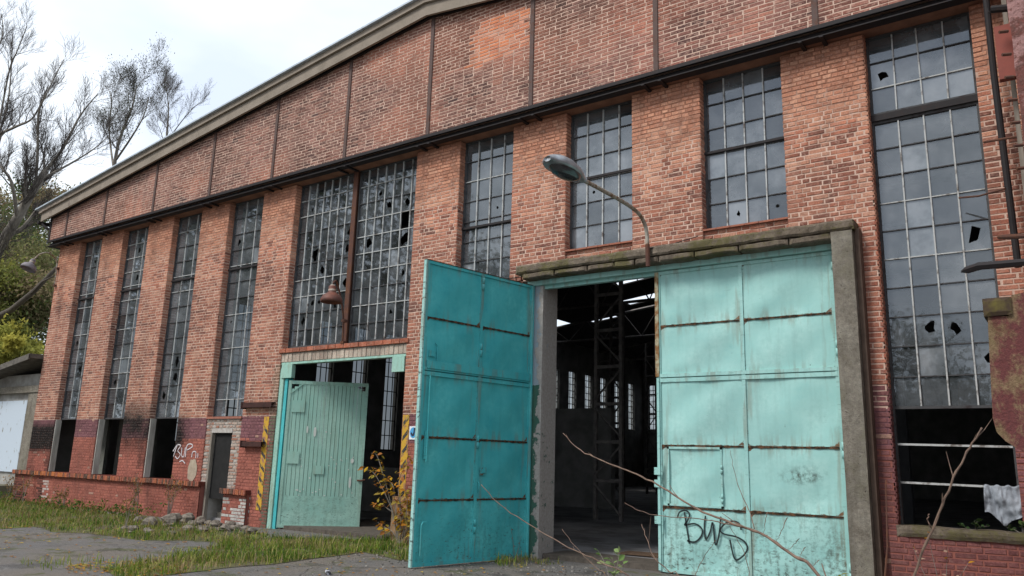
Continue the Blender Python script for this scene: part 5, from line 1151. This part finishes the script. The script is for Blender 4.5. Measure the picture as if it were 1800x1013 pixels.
# weed with pale green leaves near the threshold, yellow leaves at the frame edge, plants on the last sill
def weed(name, lab, base, top_pts, leaves_n, data, seed, s, grp=None, spread=.12):
    rng = random.Random(seed); e_ = empty(name, base); tag(e_, lab, 'weed', grp)
    for t in top_pts:
        P_ = bend([Vector(base), Vector(base).lerp(Vector(t), .5)+Vector((rng.gauss(0, .03), rng.gauss(0, .03), .03)), Vector(t)], 4); mb = MB(); mb.tube(P_, [.006-.004*i/(len(P_)-1) for i in range(len(P_))], 5); mb.build('stem', M_BARK, e_)
        for j in range(leaves_n):
            q = P_[int(rng.uniform(.35, .999)*len(P_))]; leaf_obj(data[int(rng.random()*len(data))], q, (rng.uniform(-1, 1), rng.uniform(-1, 1), rng.uniform(-.2, .5)), rng, e_, s*rng.uniform(.6, 1.3))
GL = leaf_data([(.24, .33, .13), (.18, .28, .09), (.30, .36, .15)], .11, .065); YL2 = leaf_data([(.48, .42, .04), (.38, .40, .06)], .09, .06); PKL = leaf_data([(.40, .25, .19), (.45, .30, .22), (.50, .24, .03)], .07, .05); IV = leaf_data([(.045, .085, .03), (.07, .11, .035), (.035, .06, .025)], .06, .05)
b_ = atz(1075, 1030); weed('leafy_weed', 'pale green leafy weed growing before the open gateway', b_, [b_+Vector((-.25, .1, .42)), b_+Vector((.1, .05, .5)), b_+Vector((.22, -.05, .32)), b_+Vector((-.05, .1, .36))], 6, GL, 31, 1.0)
b_ = atz(1478, 1060); weed('yellow_weed', 'yellow leaved weed at the foot of the pale gate leaf', b_, [b_+Vector((-.08, 0, .30)), b_+Vector((.08, 0, .33)), b_+Vector((.0, .05, .34))], 6, YL2, 32, 1.0)
b_ = Vector((-1.62, -.55, GZ)); weed('bramble', 'thin bramble with pinkish leaves below the last window', b_, [b_+Vector((-.3, -.1, .75)), b_+Vector((.1, -.1, .8)), b_+Vector((.3, 0, .6)), b_+Vector((-.12, -.1, .95))], 5, PKL, 33, 1.0)
for k, (x, lab) in enumerate([(-1.25, 'small dark green plant rooted on the sill under the grey rag bar'), (-.72, 'small fern-like plant on the sill beside the concrete corbel')]):
    b_ = Vector((x, -.02, .80)); weed('sill_plant', lab, b_, [b_+Vector((-.18, -.08, .10)), b_+Vector((.0, -.1, .16)), b_+Vector((.16, -.08, .1)), b_+Vector((.08, -.04, .18))], 9, IV, 40+k, 1.0)
b_ = atz(905, 985); weed('dead_weed', 'grey dead weed at the hinge foot of the teal gate leaf', b_, [b_+Vector((-.1, 0, .55)), b_+Vector((.1, 0, .4)), b_+Vector((-.2, -.1, .35))], 4, leaf_data([(.22, .19, .15)], .04, .02), 47, 1.0)
# mossy sill of the last window
mb = MB(); rough_box(mb, -2.20, -.30, -.13, .22, .70, .84, 24, 3, .018, 91); mb.build('sill', M_MOSSC, HALL)
# grey rag over the lower glazing bar
def rag():
    mb = MB(); nu, nv = 34, 26; V = []
    x0, x1 = -1.13, -.70; zt = 1.425
    for j in range(nv+1):
        t = j/nv*1.0
        for i in range(nu+1):
            u = i/nu; s_ = -.22+t*.74                                           # cloth length over the bar: behind, then in front
            hang = max(0, s_); back = max(0, -s_)
            f = .045*math.sin(u*13+2.6*math.sin(hang*6+u*3))*min(1, hang*5+.15)+.06*abs(vn(u*6, hang*8, 2, 1.3))+.04*abs(vn(u*15, hang*18, 5, 1))
            x = x0+(x1-x0)*u+.05*hang*math.sin(u*9)+(.10*hang*(u-.3)); bot = .52-.12*abs(u-.55)-.10*(.5+.5*math.sin(u*8+1))
            zz = zt-min(hang, bot)+.012*math.sin(u*22)-back*1.0
            yy = .17-f-.045*min(1, hang*6)+(.10 if back > 0 else 0)*min(1, back*8)
            V.append((x, yy, zz))
    mb.add(V, [(j*(nu+1)+i, j*(nu+1)+i+1, (j+1)*(nu+1)+i+1, (j+1)*(nu+1)+i) for j in range(nv) for i in range(nu)])
    return tag(mb.build('rag', simple('grey_cloth', (.30, .325, .36), (.21, .23, .26), 9, .95, .4), None, True), 'crumpled grey rag hanging over the bar of the broken last window', 'rag')
rag()
# ------------------------------------------------------------------ small litter by the gateway
p = atz(1132, 986); PAL = empty('broken_pallet', (p.x, p.y, GZ)); tag(PAL, 'rotten wooden pallet piece lying at the gateway threshold', 'pallet')
M_ROT = simple('rotten_plank', (.16, .10, .065), (.09, .06, .04), 12, .95, .5)
for k in range(4):
    mb = MB(); mb.obox((p.x-.42, p.y-.22+.12*k, GZ+.10), (.85, .12, 0), (-.015, .10, 0), (0, 0, .022)); mb.build('plank', M_ROT, PAL)
for k in range(2):
    mb = MB(); mb.obox((p.x-.35+.6*k, p.y-.22+.08*k, GZ), (.08, .01, 0), (-.06, .44, 0), (0, 0, .10)); mb.build('bearer', M_ROT, PAL)
p = atz(997, 972); mb = MB(); mb.obox((p.x-.1, p.y-.05, GZ), (.22, .09, 0), (-.05, .11, 0), (0, 0, .085)); tag(mb.build('loose_brick', simple('loose_brick', (.16, .09, .075), (.10, .07, .06), 20), None), 'dark loose brick on the ground beside the peeling gate jamb', 'brick')
mb = MB(); p = atz(965, 966); rough_box(mb, p.x-.25, p.x+.15, p.y-.1, p.y+.15, GZ, GZ+.07, 6, 2, .012, 97); tag(mb.build('concrete_slab', M_ROT), 'flat brown slab fragment at the foot of the peeling gate jamb', 'slab')
p = atz(577, 1010); e_ = empty('crushed_can', (p.x, p.y, GZ)); tag(e_, 'crushed black and white can lying on the asphalt', 'can')
mb = MB(); mb.tube([(p.x-.09, p.y+.05, GZ+.03), (p.x-.02, p.y, GZ+.035), (p.x+.07, p.y-.05, GZ+.025)], [.03, .036, .028], 10); mb.build('body', simple('can_black', (.03, .03, .035), (.45, .46, .5), 14, .35, .1, None, 0, .5, .5, .55), e_)

# ------------------------------------------------------------------ trees across the yard, seen mirrored in the window glass
def copy_thing(src, loc, label, scale=1.0, rz=0.0):
    c = src.copy(); col.objects.link(c); M_ = Matrix.Translation(Vector(loc)) @ Matrix.Rotation(rz, 4, 'Z') @ Matrix.Scale(scale, 4); c.matrix_world = M_; c['label'] = label; c['group'] = 'trees across the yard'
    for ch in src.children:
        d = ch.copy(); col.objects.link(d); d.parent = c; d.matrix_parent_inverse = ch.matrix_parent_inverse.copy()
    return c
srcs = {o['label'][:12]: o for o in bpy.data.objects if o.type == 'EMPTY' and 'label' in o}
leafy('yard_tree', 'tall thinning tree across the yard, mirrored in the hall windows', (-62, -18, 8.5), 5.5, 5.5, 7.5, 9000, [(.07, .075, .03), (.10, .09, .04), (.05, .06, .025)], 120, .22, .3)
yt = [o for o in bpy.data.objects if o.name.startswith('yard_tree')][0]; yt['group'] = 'trees across the yard'
for k, (x, y, s_) in enumerate([(-70, -30, 2.1), (-58, -40, 2.0), (-46, -48, 1.45), (-36, -52, 1.15), (-24, -54, .8), (-10, -50, .8), (2, -48, .85), (-74, -8, 2.0), (-84, -20, 2.3), (-50, -20, 1.2)]):
    copy_thing(yt, (x, y, GZ), 'tall thinning tree across the yard, mirrored in the hall windows', s_, k*1.3)
